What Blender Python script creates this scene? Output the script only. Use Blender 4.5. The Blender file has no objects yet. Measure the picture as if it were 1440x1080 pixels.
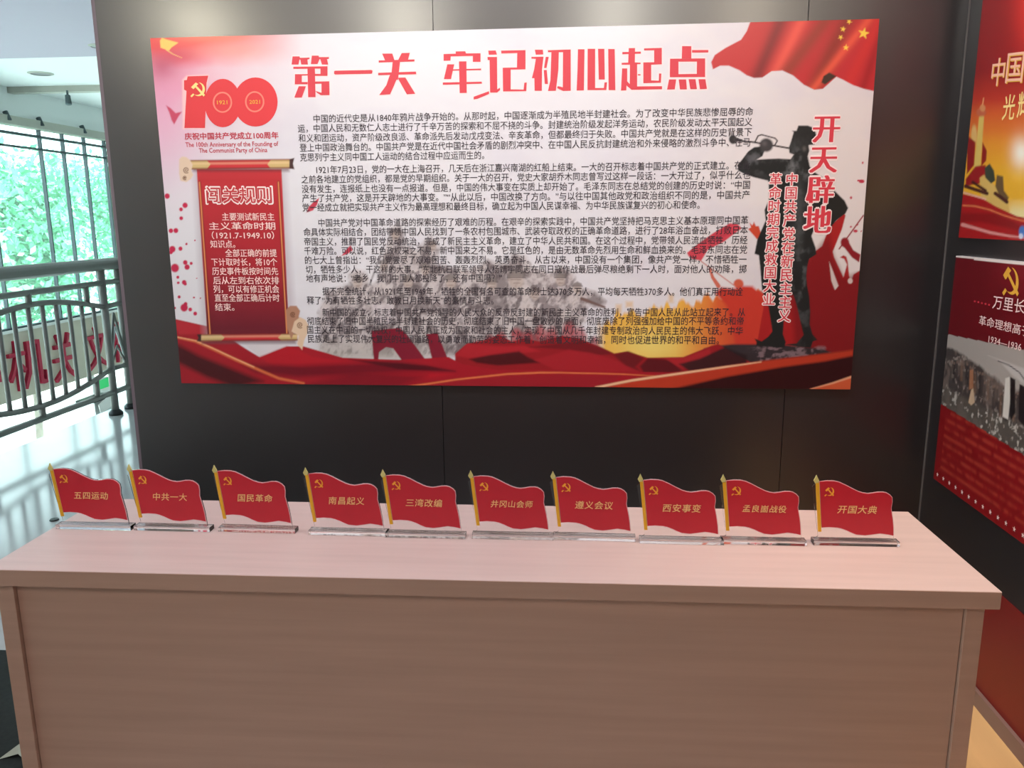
import bpy, bmesh, math, random
import numpy as np
from mathutils import Vector, Matrix

C = bpy.context.scene.collection
sc = bpy.context.scene
rnd = random.Random(7)
rs = np.random.RandomState(11)

# ------------------------------------------------------------------ camera, world, lights, exposure
CAM_F = 1132.5                                   # focal length for a 1440 px wide frame
R_ = np.array([0.9967, 0.0804, -0.0072]); U_ = np.array([-0.0091, 0.1997, 0.9798]); F_ = np.array([-0.0802, 0.9765, -0.1998])
CP = np.array([0.0, -2.7262, 1.4])
cam = bpy.data.cameras.new('camera'); camo = bpy.data.objects.new('camera', cam); C.objects.link(camo)
cam.sensor_width = 36; cam.lens = CAM_F * 36 / 1440; cam.clip_start = .05; cam.clip_end = 200
camo.matrix_world = Matrix(((R_[0], U_[0], -F_[0], CP[0]), (R_[1], U_[1], -F_[1], CP[1]), (R_[2], U_[2], -F_[2], CP[2]), (0, 0, 0, 1)))
sc.camera = camo

w = bpy.data.worlds.new('sky'); sc.world = w; w.use_nodes = True
bg = w.node_tree.nodes['Background']; bg.inputs[0].default_value = (.84, .96, 1, 1); bg.inputs[1].default_value = 4.8

def light(kind, name, loc, energy, color=(1, 1, 1), target=None, **kw):
    l = bpy.data.lights.new(name, kind); l.energy = energy; l.color = color
    for k, v in kw.items(): setattr(l, k, v)
    o = bpy.data.objects.new(name, l); C.objects.link(o); o.location = loc
    if target is not None:
        o.rotation_euler = (Vector(target) - Vector(loc)).to_track_quat('-Z', 'Y').to_euler()
    return o
light('SUN', 'sun', (0, 0, 20), 12.5, (1, .96, .90), target=(-9, 3, 6), angle=.02)
# downlights in the gallery ceiling: their mirror images in the semi-gloss wall are the pools above the board
for x_, e_, c_ in ((-2.42, 50, (1, .93, .72)), (-1.10, 46, (1, .94, .78)), (.20, 40, (1, .94, .80)), (1.02, 24, (1, .86, .66))):
    light('SPOT', 'ceiling_downlight', (x_, -2.6, 2.62), e_, c_, target=(x_ * .52, 0, 1.9), spot_size=math.radians(60), spot_blend=1, shadow_soft_size=.06)
light('AREA', 'gallery_wash_light', (-.25, -1.25, 2.88), 46, (1, .93, .95), target=(-.25, -.95, 0), shape='RECTANGLE', size=2.4, size_y=.5)  # added area light washing board and tabletop, no fitting behind it
light('AREA', 'rear_fill_light', (-.6, -4.0, 2.88), 46, (1, .85, .79), target=(-.6, -4.0, 0), shape='RECTANGLE', size=5.0, size_y=1.0)  # added warm fill from behind the camera, an unseen source
light('SPOT', 'warm_downlight', (1.0, -1.35, 2.84), 95, (1, .72, .46), target=(.95, -1.15, 0), spot_size=math.radians(58), spot_blend=.9, shadow_soft_size=.06)
p_ = light('AREA', 'window_daylight_portal', (-6.6, 5, 1.4), 1, target=(0, 5, 1.4), shape='RECTANGLE', size=22, size_y=2.5)
p_.data.cycles.is_portal = True

sc.view_settings.view_transform = 'Standard'; sc.view_settings.look = 'None'
sc.view_settings.gamma = 1; sc.view_settings.use_curve_mapping = False
sc.view_settings.exposure = 0.0

# ------------------------------------------------------------------ helpers
def lin(c):
    c = np.asarray(c, float) / 255.0
    return np.where(c <= .04045, c / 12.92, ((c + .055) / 1.055) ** 2.4)

def mat(name, rgb, rough=.5, metal=0, spec=.5, emit=None, estr=0, noise=0, nscale=8, stretch=(1, 1, 1), coat=0, srgb=True, trans=0, ior=1.45, bump=0, crough=.03):
    m = bpy.data.materials.new(name); m.use_nodes = True; nt = m.node_tree; b = nt.nodes['Principled BSDF']
    c = tuple(lin(rgb)) if srgb else tuple(rgb)
    b.inputs['Base Color'].default_value = (*c, 1); b.inputs['Roughness'].default_value = rough
    b.inputs['Metallic'].default_value = metal; b.inputs['Specular IOR Level'].default_value = spec
    b.inputs['Coat Weight'].default_value = coat; b.inputs['Coat Roughness'].default_value = crough; b.inputs['Transmission Weight'].default_value = trans; b.inputs['IOR'].default_value = ior
    if emit is not None:
        b.inputs['Emission Color'].default_value = (*emit, 1); b.inputs['Emission Strength'].default_value = estr
    if noise or bump:
        tc = nt.nodes.new('ShaderNodeTexCoord'); mp = nt.nodes.new('ShaderNodeMapping'); mp.inputs['Scale'].default_value = stretch
        nz = nt.nodes.new('ShaderNodeTexNoise'); nz.inputs['Scale'].default_value = nscale; nz.inputs['Detail'].default_value = 5
        nt.links.new(tc.outputs['Object'], mp.inputs[0]); nt.links.new(mp.outputs[0], nz.inputs['Vector'])
        if noise:
            cr = nt.nodes.new('ShaderNodeValToRGB')
            cr.color_ramp.elements[0].position = .3; cr.color_ramp.elements[1].position = .7
            cr.color_ramp.elements[0].color = (*[v * (1 - noise) for v in c], 1); cr.color_ramp.elements[1].color = (*[min(1, v * (1 + noise)) for v in c], 1)
            nt.links.new(nz.outputs['Fac'], cr.inputs[0]); nt.links.new(cr.outputs[0], b.inputs['Base Color'])
        if bump:
            bp = nt.nodes.new('ShaderNodeBump'); bp.inputs['Strength'].default_value = bump; bp.inputs['Distance'].default_value = .01
            nt.links.new(nz.outputs['Fac'], bp.inputs['Height']); nt.links.new(bp.outputs[0], b.inputs['Normal'])
    return m

def print_mat(name, rough=.33, spec=.4):
    m = bpy.data.materials.new(name); m.use_nodes = True; nt = m.node_tree; b = nt.nodes['Principled BSDF']
    a = nt.nodes.new('ShaderNodeVertexColor'); a.layer_name = 'ink'
    nt.links.new(a.outputs[0], b.inputs['Base Color']); b.inputs['Roughness'].default_value = rough; b.inputs['Specular IOR Level'].default_value = spec
    return m

def link(name, me, m, parent=None, kind=None, label=None, cat=None, group=None):
    if m is not None and not me.materials: me.materials.append(m)
    o = bpy.data.objects.new(name, me); C.objects.link(o)
    if parent is not None: o.parent = parent
    if kind: o['kind'] = kind
    if label: o['label'] = label
    if cat: o['category'] = cat
    if group: o['group'] = group
    return o

def thing(name, label, cat, loc=(0, 0, 0), rz=0, group=None):
    o = bpy.data.objects.new(name, None); C.objects.link(o); o.location = loc; o.rotation_euler = (0, 0, rz); o.empty_display_size = .1
    o['label'] = label; o['category'] = cat
    if group: o['group'] = group
    return o

def bx(bm, lo, hi):
    vs = [bm.verts.new((x, y, z)) for x in (lo[0], hi[0]) for y in (lo[1], hi[1]) for z in (lo[2], hi[2])]
    for f in ((0, 1, 3, 2), (4, 6, 7, 5), (0, 4, 5, 1), (2, 3, 7, 6), (0, 2, 6, 4), (1, 5, 7, 3)):
        bm.faces.new([vs[i] for i in f])

def done(bm, name, bevel=0, seg=2, smooth=False):
    if bevel: bmesh.ops.bevel(bm, geom=list(bm.edges), offset=bevel, segments=seg, affect='EDGES', profile=.5)
    bmesh.ops.recalc_face_normals(bm, faces=bm.faces)
    me = bpy.data.meshes.new(name); bm.to_mesh(me); bm.free()
    if smooth:
        for p in me.polygons: p.use_smooth = True
    return me

def box(name, lo, hi, m, parent=None, bevel=0, **kw):
    bm = bmesh.new(); bx(bm, lo, hi); return link(name, done(bm, name, bevel), m, parent, **kw)

def tube(bm, pts, r, n=10, caps=True):
    pts = [Vector(p) for p in pts]; rings = []
    for i, p in enumerate(pts):
        t = (pts[min(i + 1, len(pts) - 1)] - pts[max(i - 1, 0)]).normalized()
        a = t.cross(Vector((1, 0, 0)) if abs(t.x) < .9 else Vector((0, 0, 1))).normalized(); b = t.cross(a)
        rr = r[i] if isinstance(r, (list, tuple)) else r
        rings.append([bm.verts.new(p + a * math.cos(2 * math.pi * k / n) * rr + b * math.sin(2 * math.pi * k / n) * rr) for k in range(n)])
    for u, v in zip(rings, rings[1:]):
        for k in range(n): bm.faces.new((u[k], u[(k + 1) % n], v[(k + 1) % n], v[k]))
    if caps: bm.faces.new(rings[0][::-1]); bm.faces.new(rings[-1])

def tubeo(name, pts, r, m, parent=None, n=10, **kw):
    bm = bmesh.new(); tube(bm, pts, r, n); return link(name, done(bm, name, smooth=True), m, parent, **kw)

# ------------------------------------------------------------------ printed surfaces: design sheets measured in photo pixels
class Sheet:
    """a flat printed surface: origin O, unit axes A (reading direction) and Z, outward normal N"""
    def __init__(s, O, A, N):
        s.O = np.array(O, float); s.A = np.array(A, float); s.N = np.array(N, float); s.Z = np.array((0, 0, 1.))
    def uv(s, x, y):
        v = F_ + R_ * (x - 720) / CAM_F - U_ * (y - 540) / CAM_F
        q = CP + v * (((s.O - CP) @ s.N) / (v @ s.N)); return float((q - s.O) @ s.A), float(q[2] - s.O[2])
    def px(s, u, v):
        P = s.O + np.multiply.outer(u, s.A) + np.multiply.outer(v, s.Z) - CP
        z = P @ F_; return 720 + CAM_F * (P @ R_) / z, 540 - CAM_F * (P @ U_) / z
    def w(s, u, v, off=0): return tuple(s.O + s.A * u + s.Z * v + s.N * off)

class Paint:
    def __init__(s, sheet, u0, u1, v0, v1, step):
        s.sh = sheet; s.nu = int((u1 - u0) / step) + 1; s.nv = int((v1 - v0) / step) + 1
        s.u = np.linspace(u0, u1, s.nu); s.v = np.linspace(v0, v1, s.nv)
        U, V = np.meshgrid(s.u, s.v); s.X, s.Y = sheet.px(U, V); s.img = np.ones(U.shape + (3,)); s.U = U; s.V = V
    def mix(s, m, c, sl=None):
        m = np.clip(m, 0, 1)[..., None]
        t = s.img if sl is None else s.img[sl]
        t[...] = t * (1 - m) + lin(c) * m if not callable(c) else t * (1 - m) + c(sl) * m
    def sl(s, x0, x1, y0, y1):
        k = (s.X >= x0) & (s.X <= x1) & (s.Y >= y0) & (s.Y <= y1)
        r = np.where(k.any(1))[0]; c = np.where(k.any(0))[0]
        if len(r) == 0 or len(c) == 0: return None
        return (slice(r[0], r[-1] + 1), slice(c[0], c[-1] + 1))
    def poly(s, pts, c, soft=.6, a=1., grow=0):
        pts = np.array(pts, float); pad = soft * 3 + abs(grow) + 2
        sl = s.sl(pts[:, 0].min() - pad, pts[:, 0].max() + pad, pts[:, 1].min() - pad, pts[:, 1].max() + pad)
        if sl is None: return
        X, Y = s.X[sl], s.Y[sl]; d2 = np.full(X.shape, 1e9); ins = np.zeros(X.shape, bool)
        for (x0, y0), (x1, y1) in zip(pts, np.roll(pts, -1, 0)):
            ex, ey = x1 - x0, y1 - y0; L = ex * ex + ey * ey + 1e-9
            t = np.clip(((X - x0) * ex + (Y - y0) * ey) / L, 0, 1)
            d2 = np.minimum(d2, (X - x0 - t * ex) ** 2 + (Y - y0 - t * ey) ** 2)
            if y0 != y1: ins ^= ((y0 > Y) != (y1 > Y)) & (X < ex * (Y - y0) / ey + x0)
        d = np.sqrt(d2) * np.where(ins, 1, -1) + grow
        s.mix(np.clip(d / (2 * soft) + .5, 0, 1) * a, c, sl)
    def line(s, pts, wd, c, soft=.5, a=1.):
        pts = np.array(pts, float); w0 = np.max(wd); pad = w0 + soft * 3 + 2
        sl = s.sl(pts[:, 0].min() - pad, pts[:, 0].max() + pad, pts[:, 1].min() - pad, pts[:, 1].max() + pad)
        if sl is None: return
        X, Y = s.X[sl], s.Y[sl]; m = np.zeros(X.shape)
        ws = np.interp(np.linspace(0, 1, len(pts)), np.linspace(0, 1, np.size(wd)), np.atleast_1d(np.array(wd, float)))
        for i in range(len(pts) - 1):
            (x0, y0), (x1, y1) = pts[i], pts[i + 1]; ex, ey = x1 - x0, y1 - y0
            t = np.clip(((X - x0) * ex + (Y - y0) * ey) / (ex * ex + ey * ey + 1e-9), 0, 1)
            d = np.hypot(X - x0 - t * ex, Y - y0 - t * ey); ww = (ws[i] * (1 - t) + ws[i + 1] * t) / 2
            m = np.maximum(m, np.clip((ww - d) / (2 * soft) + .5, 0, 1))
        s.mix(m * a, c, sl)
    def blob(s, x, y, rx, ry, c, a=1., hard=1., rot=0):
        R = max(rx, ry) * 2.4; sl = s.sl(x - R, x + R, y - R, y + R)
        if sl is None: return
        dx, dy = s.X[sl] - x, s.Y[sl] - y; cr, sr = math.cos(rot), math.sin(rot)
        q = ((dx * cr + dy * sr) / rx) ** 2 + ((-dx * sr + dy * cr) / ry) ** 2
        m = np.exp(-q * 1.2) if hard <= 1 else np.clip((1 - np.sqrt(q)) * hard + .5, 0, 1)
        s.mix(m * a, c, sl)
    def noise(s, sx, sy, octv=4, seed=0, slant=0):
        r = np.random.RandomState(seed); out = np.zeros(s.X.shape); amp = 1; tot = 0
        for k in range(octv):
            g = r.rand(256, 256); x = (s.X + slant * s.Y) / sx * 2 ** k + 37.3 * k; y = s.Y / sy * 2 ** k + 11.7 * k
            xi = np.floor(x).astype(int); yi = np.floor(y).astype(int); fx = x - xi; fy = y - yi
            fx = fx * fx * (3 - 2 * fx); fy = fy * fy * (3 - 2 * fy)
            G = lambda i, j: g[(yi + j) % 256, (xi + i) % 256]
            out += amp * ((G(0, 0) * (1 - fx) + G(1, 0) * fx) * (1 - fy) + (G(0, 1) * (1 - fx) + G(1, 1) * fx) * fy); tot += amp; amp *= .55
        return out / tot
    def build(s, name, m, parent, off, gain=1.):
        nu, nv = s.nu, s.nv; sh = s.sh
        P = sh.O + np.multiply.outer(s.U, sh.A) + np.multiply.outer(s.V, sh.Z) + sh.N * off
        idx = np.arange(nu * nv).reshape(nv, nu)
        q = np.stack([idx[:-1, :-1], idx[:-1, 1:], idx[1:, 1:], idx[1:, :-1]], -1).reshape(-1, 4)
        me = bpy.data.meshes.new(name); me.vertices.add(nu * nv); me.vertices.foreach_set('co', P.reshape(-1).astype(np.float32))
        me.loops.add(q.size); me.loops.foreach_set('vertex_index', q.reshape(-1).astype(np.int32))
        me.polygons.add(len(q)); me.polygons.foreach_set('loop_start', np.arange(0, q.size, 4, dtype=np.int32))
        me.update(calc_edges=True)
        at = me.color_attributes.new('ink', 'FLOAT_COLOR', 'POINT')
        col = np.ones((nu * nv, 4), np.float32); col[:, :3] = np.clip(s.img.reshape(-1, 3) * gain, 0, .92); at.data.foreach_set('color', col.reshape(-1))
        return link(name, me, m, parent)

def flat(name, sheet, polys, m, parent, off, pix=True, **kw):
    """crisp flat ink shapes on a sheet, given as outlines in photo pixels (or sheet metres)"""
    V = []; Fc = []
    for p in polys:
        i = len(V)
        for x, y in p:
            u, v = sheet.uv(x, y) if pix else (x, y); V.append(sheet.w(u, v, off + 1.5e-5 * len(Fc)))
        Fc.append(list(range(i, i + len(p))))
    me = bpy.data.meshes.new(name); me.from_pydata(V, [], Fc); me.update()
    return link(name, me, m, parent, **kw)

_fc = {}
def glyphs(text, offset=0., res=2, spacing=1.):
    k = (text, offset, res, spacing)
    if k in _fc: return _fc[k]
    if offset < 0:
        co, fs = glyphs(text, 0, res, spacing); V = []; Q = []
        for j in range(5):
            V.append(co + np.array([-offset * (j - 2) / 2, 0, 4e-5 * j])); Q += [tuple(i + len(co) * j for i in f) for f in fs]
        _fc[k] = (np.concatenate(V), Q); return _fc[k]
    if offset > 0:
        co, fs = glyphs(text, 0, res, spacing); n = 4 if offset < .02 else 8; V = [co]; Q = list(fs)
        for j in range(n):
            a = 2 * math.pi * (j + .5) / n; V.append(co + np.array([offset * math.cos(a), offset * math.sin(a), 4e-5 * (j + 1)])); Q += [tuple(i + len(co) * (j + 1) for i in f) for f in fs]
        _fc[k] = (np.concatenate(V), Q); return _fc[k]
    cu = bpy.data.curves.new('t', 'FONT'); cu.body = text; cu.resolution_u = res; cu.offset = offset; cu.space_character = spacing
    o = bpy.data.objects.new('t', cu); C.objects.link(o)
    dg = bpy.context.evaluated_depsgraph_get(); dg.update()
    me = o.evaluated_get(dg).to_mesh()
    n = len(me.vertices); co = np.zeros(n * 3); me.vertices.foreach_get('co', co); co = co.reshape(-1, 3); co[:, 2] = 0
    fs = [tuple(p.vertices) for p in me.polygons]
    bpy.data.objects.remove(o); bpy.data.curves.remove(cu)
    _fc[k] = (co, fs); return _fc[k]

def text_into(V, Fc, sheet, text, p0, p1, h, off, bold=0., vc=True, ref=None):
    """one line: left/right ends p0,p1 (photo px, vertical middle of the line), glyph height h px"""
    co, fs = glyphs(text, bold)
    if len(co) == 0: return
    x0, x1 = co[:, 0].min(), co[:, 0].max()
    u0, v0 = sheet.uv(*p0); u1, v1 = sheet.uv(*p1)
    ua, va = sheet.uv(p0[0], p0[1] - h / 2); ub, vb = sheet.uv(p0[0], p0[1] + h / 2); H = abs(va - vb)
    ymid, ysc = .36, H / .92
    i = len(V)
    for x, y, z in co:
        t = (x - x0) / (x1 - x0); V.append(sheet.w(u0 + (u1 - u0) * t, v0 + (v1 - v0) * t + (y - ymid) * ysc, off + z))
    Fc.extend([tuple(a + i for a in f) for f in fs])

def lettering(name, sheet, lines, m, parent, off, bold=0., **kw):
    V = []; Fc = []
    for l in lines: text_into(V, Fc, sheet, *l, off, bold)
    me = bpy.data.meshes.new(name); me.from_pydata(V, [], Fc); me.update()
    return link(name, me, m, parent, **kw)

def vertical(name, sheet, text, top, bot, wpx, m, parent, off, bold=0., yfill=.95, **kw):
    """a column of characters; top/bot = px centre of first and last character"""
    V = []; Fc = []; n = len(text)
    for k, ch in enumerate(text):
        t = k / (n - 1); cx = top[0] + (bot[0] - top[0]) * t; cy = top[1] + (bot[1] - top[1]) * t
        co, fs = glyphs(ch, bold); u, v = sheet.uv(cx, cy); ul, _ = sheet.uv(cx - wpx / 2, cy); ur, _ = sheet.uv(cx + wpx / 2, cy)
        W = ur - ul; pitch = math.hypot(bot[0] - top[0], bot[1] - top[1]) / (n - 1)
        _, va = sheet.uv(cx, cy - pitch / 2); _, vb = sheet.uv(cx, cy + pitch / 2); Hh = (va - vb) * yfill
        i = len(V)
        for x, y, z in co: V.append(sheet.w(u + (x - .5) * W, v + (y - .36) * Hh, off + z))
        Fc.extend([tuple(a + i for a in f) for f in fs])
    me = bpy.data.meshes.new(name); me.from_pydata(V, [], Fc); me.update()
    return link(name, me, m, parent, **kw)

def emblem_polys(cx, cy, s, yup=-1):
    """hammer and sickle as outlines around (cx,cy), half size s; yup=-1 for pixel sheets"""
    out = []
    arc = []
    for k in range(15):
        a = math.radians(88 - k * 15.5); arc.append((.05 + .78 * math.cos(a), .02 + .84 * math.sin(a)))
    inn = []
    for k in range(15):
        t = k / 14; a = math.radians(88 - k * 15.5); rr = .78 - .30 * math.sin(math.pi * min(1, t * 1.0)) ** .8 * .9
        inn.append((.05 + (rr - .02) * math.cos(a) - .04 * t, .02 + (rr + .05) * math.sin(a)))
    for k in range(14): out.append([arc[k], arc[k + 1], inn[k + 1], inn[k]])
    out.append([(-.62, -.48), (-.44, -.62), (-.78, -.96), (-.95, -.80)])           # sickle grip
    out.append([(-.86, .28), (-.30, .86), (.04, .66), (-.16, .50), (-.48, .10), (-.60, .04)])   # hammer head
    out.append([(-.42, .36), (-.24, .52), (.86, -.66), (.66, -.86)])                # hammer handle
    return [[(cx + x * s, cy + yup * y * s) for x, y in p] for p in out]

def star(cx, cy, r, rot=0, yup=-1, k=.4):
    return [(cx + (r if i % 2 == 0 else r * k) * math.sin(rot + i * math.pi / 5), cy + yup * (r if i % 2 == 0 else r * k) * math.cos(rot + i * math.pi / 5)) for i in range(10)]

# ------------------------------------------------------------------ materials
M = {}
M['wall'] = mat('dark_grey_panel', (34, 31, 33), .34, spec=.9, noise=.06, nscale=3, coat=1, crough=.25)
M['seam'] = mat('seam_black', (14, 13, 13), .7)
M['white'] = mat('white_plaster', (232, 232, 230), .8)
M['soffit'] = mat('ceiling_paint', (186, 176, 192), .8)
M['ceilw'] = mat('bright_ceiling_panel', (236, 240, 240), .7)
M['beam'] = mat('beam_paint', (176, 176, 166), .6)
M['floor'] = mat('polished_pale_stone', (186, 190, 190), .13, spec=.5, noise=.05, nscale=1.6)
M['mat'] = mat('dark_green_carpet', (30, 36, 34), .95, noise=.25, nscale=90)
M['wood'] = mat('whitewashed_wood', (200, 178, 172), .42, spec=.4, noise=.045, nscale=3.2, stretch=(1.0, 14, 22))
M['wood_shade'] = mat('whitewashed_wood_shaded', (186, 150, 130), .45, spec=.4, noise=.055, nscale=2.6, stretch=(.9, 14, 20))  # browner copy of the tabletop wood, shade put into the colour
M['rail'] = mat('grey_metal_rail', (132, 132, 128), .42, metal=.2)
M['flange'] = mat('dark_flange_metal', (52, 56, 58), .4, metal=.5)
M['chrome'] = mat('pale_chevron_metal', (200, 204, 204), .3, metal=.4)
M['board'] = mat('board_core', (226, 222, 220), .6)
M['redink'] = mat('title_red_ink', (212, 58, 72), .45)
M['deepred'] = mat('logo_red_ink', (222, 52, 60), .45)
M['capred'] = mat('caption_red_ink', (196, 52, 72), .45)
M['black'] = mat('black_ink', (52, 44, 54), .5)
M['whiteink'] = mat('white_ink', (245, 226, 222), .5)
M['scrollink'] = mat('scroll_pale_ink', (250, 214, 208), .5)
M['scrollred'] = mat('scroll_title_red', (196, 60, 66), .5)
M['goldink'] = mat('gold_ink', (232, 172, 60), .45)
M['paleyellow'] = mat('pale_yellow_ink', (250, 220, 140), .45)
M['flagred'] = mat('flag_red_print', (202, 38, 54), .3, spec=.5, noise=.04, nscale=14)
M['flaggold'] = mat('flag_gold_lettering', (255, 206, 140), .4)
M['emblemgold'] = mat('emblem_orange_gold', (255, 176, 60), .35)
M['pole'] = mat('flag_pole_yellow', (236, 178, 40), .35)
M['tip'] = mat('pole_tip_pale_gold', (214, 206, 130), .35)
M['red_band'] = mat('red_skirting_panel', (132, 30, 26), .45, noise=.05, nscale=3)
M['basebrd'] = mat('grey_baseboard', (142, 116, 108), .5)
M['parapet'] = mat('beige_parapet', (204, 194, 178), .8, noise=.03, nscale=2)
M['letter_red'] = mat('raised_red_letters', (176, 26, 62), .5)
M['mullion'] = mat('dark_mullion', (70, 84, 88), .5)
M['grass'] = mat('pale_paving', (232, 226, 224), .9, noise=.06, nscale=1.2)
M['bark'] = mat('grey_bark', (120, 112, 100), .9, noise=.3, nscale=6)
def acrylic(name, tint=(1, 1, 1), rough=.02):
    m = mat(name, (255, 255, 255), rough, trans=1, ior=1.47); m.node_tree.nodes['Principled BSDF'].inputs['Base Color'].default_value = (*tint, 1); return m
M['acrylic'] = acrylic('clear_acrylic', (.98, .99, .99))
g = bpy.data.materials.new('tinted_window_glass'); g.use_nodes = True; nt = g.node_tree; nt.nodes.clear()
o1 = nt.nodes.new('ShaderNodeOutputMaterial'); t1 = nt.nodes.new('ShaderNodeBsdfTransparent'); t1.inputs[0].default_value = (.90, .99, .98, 1)
g1 = nt.nodes.new('ShaderNodeBsdfGlossy'); g1.inputs['Roughness'].default_value = .02; fr = nt.nodes.new('ShaderNodeFresnel'); fr.inputs[0].default_value = 1.4
tl = nt.nodes.new('ShaderNodeBsdfTranslucent'); tl.inputs[0].default_value = (.9, 1, 1, 1); m2 = nt.nodes.new('ShaderNodeMixShader'); m2.inputs[0].default_value = .03; nt.links.new(t1.outputs[0], m2.inputs[1]); nt.links.new(tl.outputs[0], m2.inputs[2])  # slight translucent mix imitates the bright haze over the panes
mx = nt.nodes.new('ShaderNodeMixShader'); mx.inputs[0].default_value = .035; nt.links.new(m2.outputs[0], mx.inputs[1]); nt.links.new(g1.outputs[0], mx.inputs[2]); nt.links.new(mx.outputs[0], o1.inputs[0])
M['glass'] = g
PM = print_mat('printed_sheet')

# ------------------------------------------------------------------ setting: shell
WL, WR = -1.592, 1.178
box('floor', (-3.56, -6, -.25), (6, 3.22, 0), M['floor'], kind='structure')
box('lower_floor', (-7.2, -6, -3.5), (6, 16.2, -3.3), M['white'], kind='structure')
box('ceiling', (-7.0, -6, 2.9), (6, 4.8, 3.2), M['soffit'], kind='structure')
box('ceiling', (-7.0, 4.8, 3.0), (6, 16.2, 3.2), M['ceilw'], kind='structure')
box('wall_rear', (-7, -6.1, -3.4), (6, -6, 3.2), mat('rear_wall_brown', (150, 112, 96), .7), kind='structure')
box('wall_far', (-7, 16, -3.4), (6, 16.1, 3.2), M['white'], kind='structure')
box('wall_outer', (6, -6.1, -3.4), (6.1, 16.1, 3.2), M['white'], kind='structure')

wf = bpy.data.objects.new('wall_front', None); C.objects.link(wf); wf['kind'] = 'structure'
box('backing', (WL + .01, .012, 0), (WR + .08, .1, 2.9), M['seam'], wf)
seams = [WL, -.469, .701, WR]
for a, b in zip(seams, seams[1:]):
    box('panel', (a + (.0012 if a > WL else 0), 0, 0), (b - .0012, .012, 2.9), M['wall'], wf)
box('edge_trim', (WL - .012, .0, 0), (WL, .104, 2.9), mat('mauve_edge_trim', (112, 96, 104), .5), wf)
wr = bpy.data.objects.new('wall_right', None); C.objects.link(wr); wr['kind'] = 'structure'
box('backing', (WR + .012, -4.6, 0), (WR + .09, 0, 2.9), M['seam'], wr)
for k in range(4): box('panel', (WR, -1.17 * (k + 1) + .0012, .372), (WR + .012, -1.17 * k - .0012, 2.9), M['wall'], wr)
box('red_band', (WR - .004, -4.6, .05), (WR + .012, 0, .372), M['red_band'], wr)
box('corner_bead', (WR - .004, -.004, 0), (WR, 0, 2.9), mat('grey_corner_bead', (104, 98, 94), .4), wr)
box('baseboard_right', (WR - .016, -4.6, 0), (WR + .012, 0, .05), M['basebrd'], kind='structure')
box('trim_1', (WR + .09, -4.6, 2.4), (WR + .12, 0, 2.5), M['wall'], kind='structure')

# warm wooden floor strip in front of the right wall
box('floor', (.72, -4.6, -.001), (WR - .016, -.1, .003), mat('honey_wood_floor', (236, 198, 140), .35, noise=.05, nscale=2.5, stretch=(8, 1, 1)), kind='structure')

# window wall across the atrium, x = WX
WX = -6.84
ww = bpy.data.objects.new('window_1', None); C.objects.link(ww); ww['kind'] = 'structure'
ys = [-6, -4.4, -2.8, -1.2, .4, 2.0, 3.2, 4.3, 5.3, 6.44, 7.43, 7.90, 8.38, 8.87, 9.9, 11, 12.2, 13.4, 14.7, 16]
for y in ys: box('mullion', (WX - .04, y - .010, .12), (WX + .01, y + .010, 2.56), M['mullion'], ww)
for z, h in ((.13, .03), (2.32, .012), (2.475, .015)): box('transom', (WX - .045, -6, z - h), (WX + .015, 16, z + h), M['mullion'], ww)
for a, b in zip(ys, ys[1:]): box('pane', (WX - .03, a + .010, .16), (WX - .022, b - .010, 2.56), M['glass'], ww)
box('trim_2', (WX - .06, -6, 2.56), (WX + .10, 16, 2.66), M['beam'], kind='structure')
box('wall_left', (WX - .06, -6, 2.66), (WX + .02, 16, 3.0), M['ceilw'], kind='structure')
w2 = bpy.data.objects.new('window_2', None); C.objects.link(w2); w2['kind'] = 'structure'
yl = [-6, -3.2, -.4, 2.4, 5.2, 8.0, 10.8, 13.6, 16]
for y in yl: box('mullion', (WX - .1, y - .03, -3.3), (WX - .02, y + .03, -.72), M['white'], w2)
for a, b in zip(yl, yl[1:]): box('pane', (WX - .07, a + .03, -3.3), (WX - .06, b - .03, -.72), M['glass'], w2)

pa = thing('parapet', 'beige parapet across the atrium carrying raised red characters', 'parapet', (WX, 0, 0))
pam = box('body', (-.1, -6, -.72), (.0, 16, .10), M['parapet'], pa)
box('coping', (-.1, -6, .10), (.03, 16, .135), M['white'], pa)
Spar = Sheet((WX, 0, 0), (0, 1, 0), (1, 0, 0))
for ch, y0, y1, z0, z1 in (('与', 5.0, 5.55, -.58, -.02), ('机', 6.28, 6.98, -.62, 0.0), ('关', 7.12, 7.58, -.66, -.03), ('文', 7.86, 8.34, -.64, -.04), ('化', 8.50, 8.92, -.64, -.04)):
    if ch == '与':
        continue
    co, fs = glyphs(ch, 0); co = co.copy(); lo = co.min(0); hi = co.max(0)
    bm = bmesh.new()
    vf = [bm.verts.new((.045 - 8 * z, y0 + (x - lo[0]) / (hi[0] - lo[0]) * (y1 - y0), z0 + (y - lo[1]) / (hi[1] - lo[1]) * (z1 - z0))) for x, y, z in co]
    for f in fs:
        try: bm.faces.new([vf[i] for i in f])
        except ValueError: pass
    r = bmesh.ops.extrude_face_region(bm, geom=bm.faces[:])
    for v in [e for e in r['geom'] if isinstance(e, bmesh.types.BMVert)]: v.co.x = .001
    link('raised_character', done(bm, 'raised_character'), M['letter_red'], pa)
# stroke end of the preceding character at the picture's edge
bm = bmesh.new(); bx(bm, (.001, 5.93, -.44), (.045, 6.12, -.30)); link('raised_stroke', done(bm, 'raised_stroke'), M['letter_red'], pa)

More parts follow.
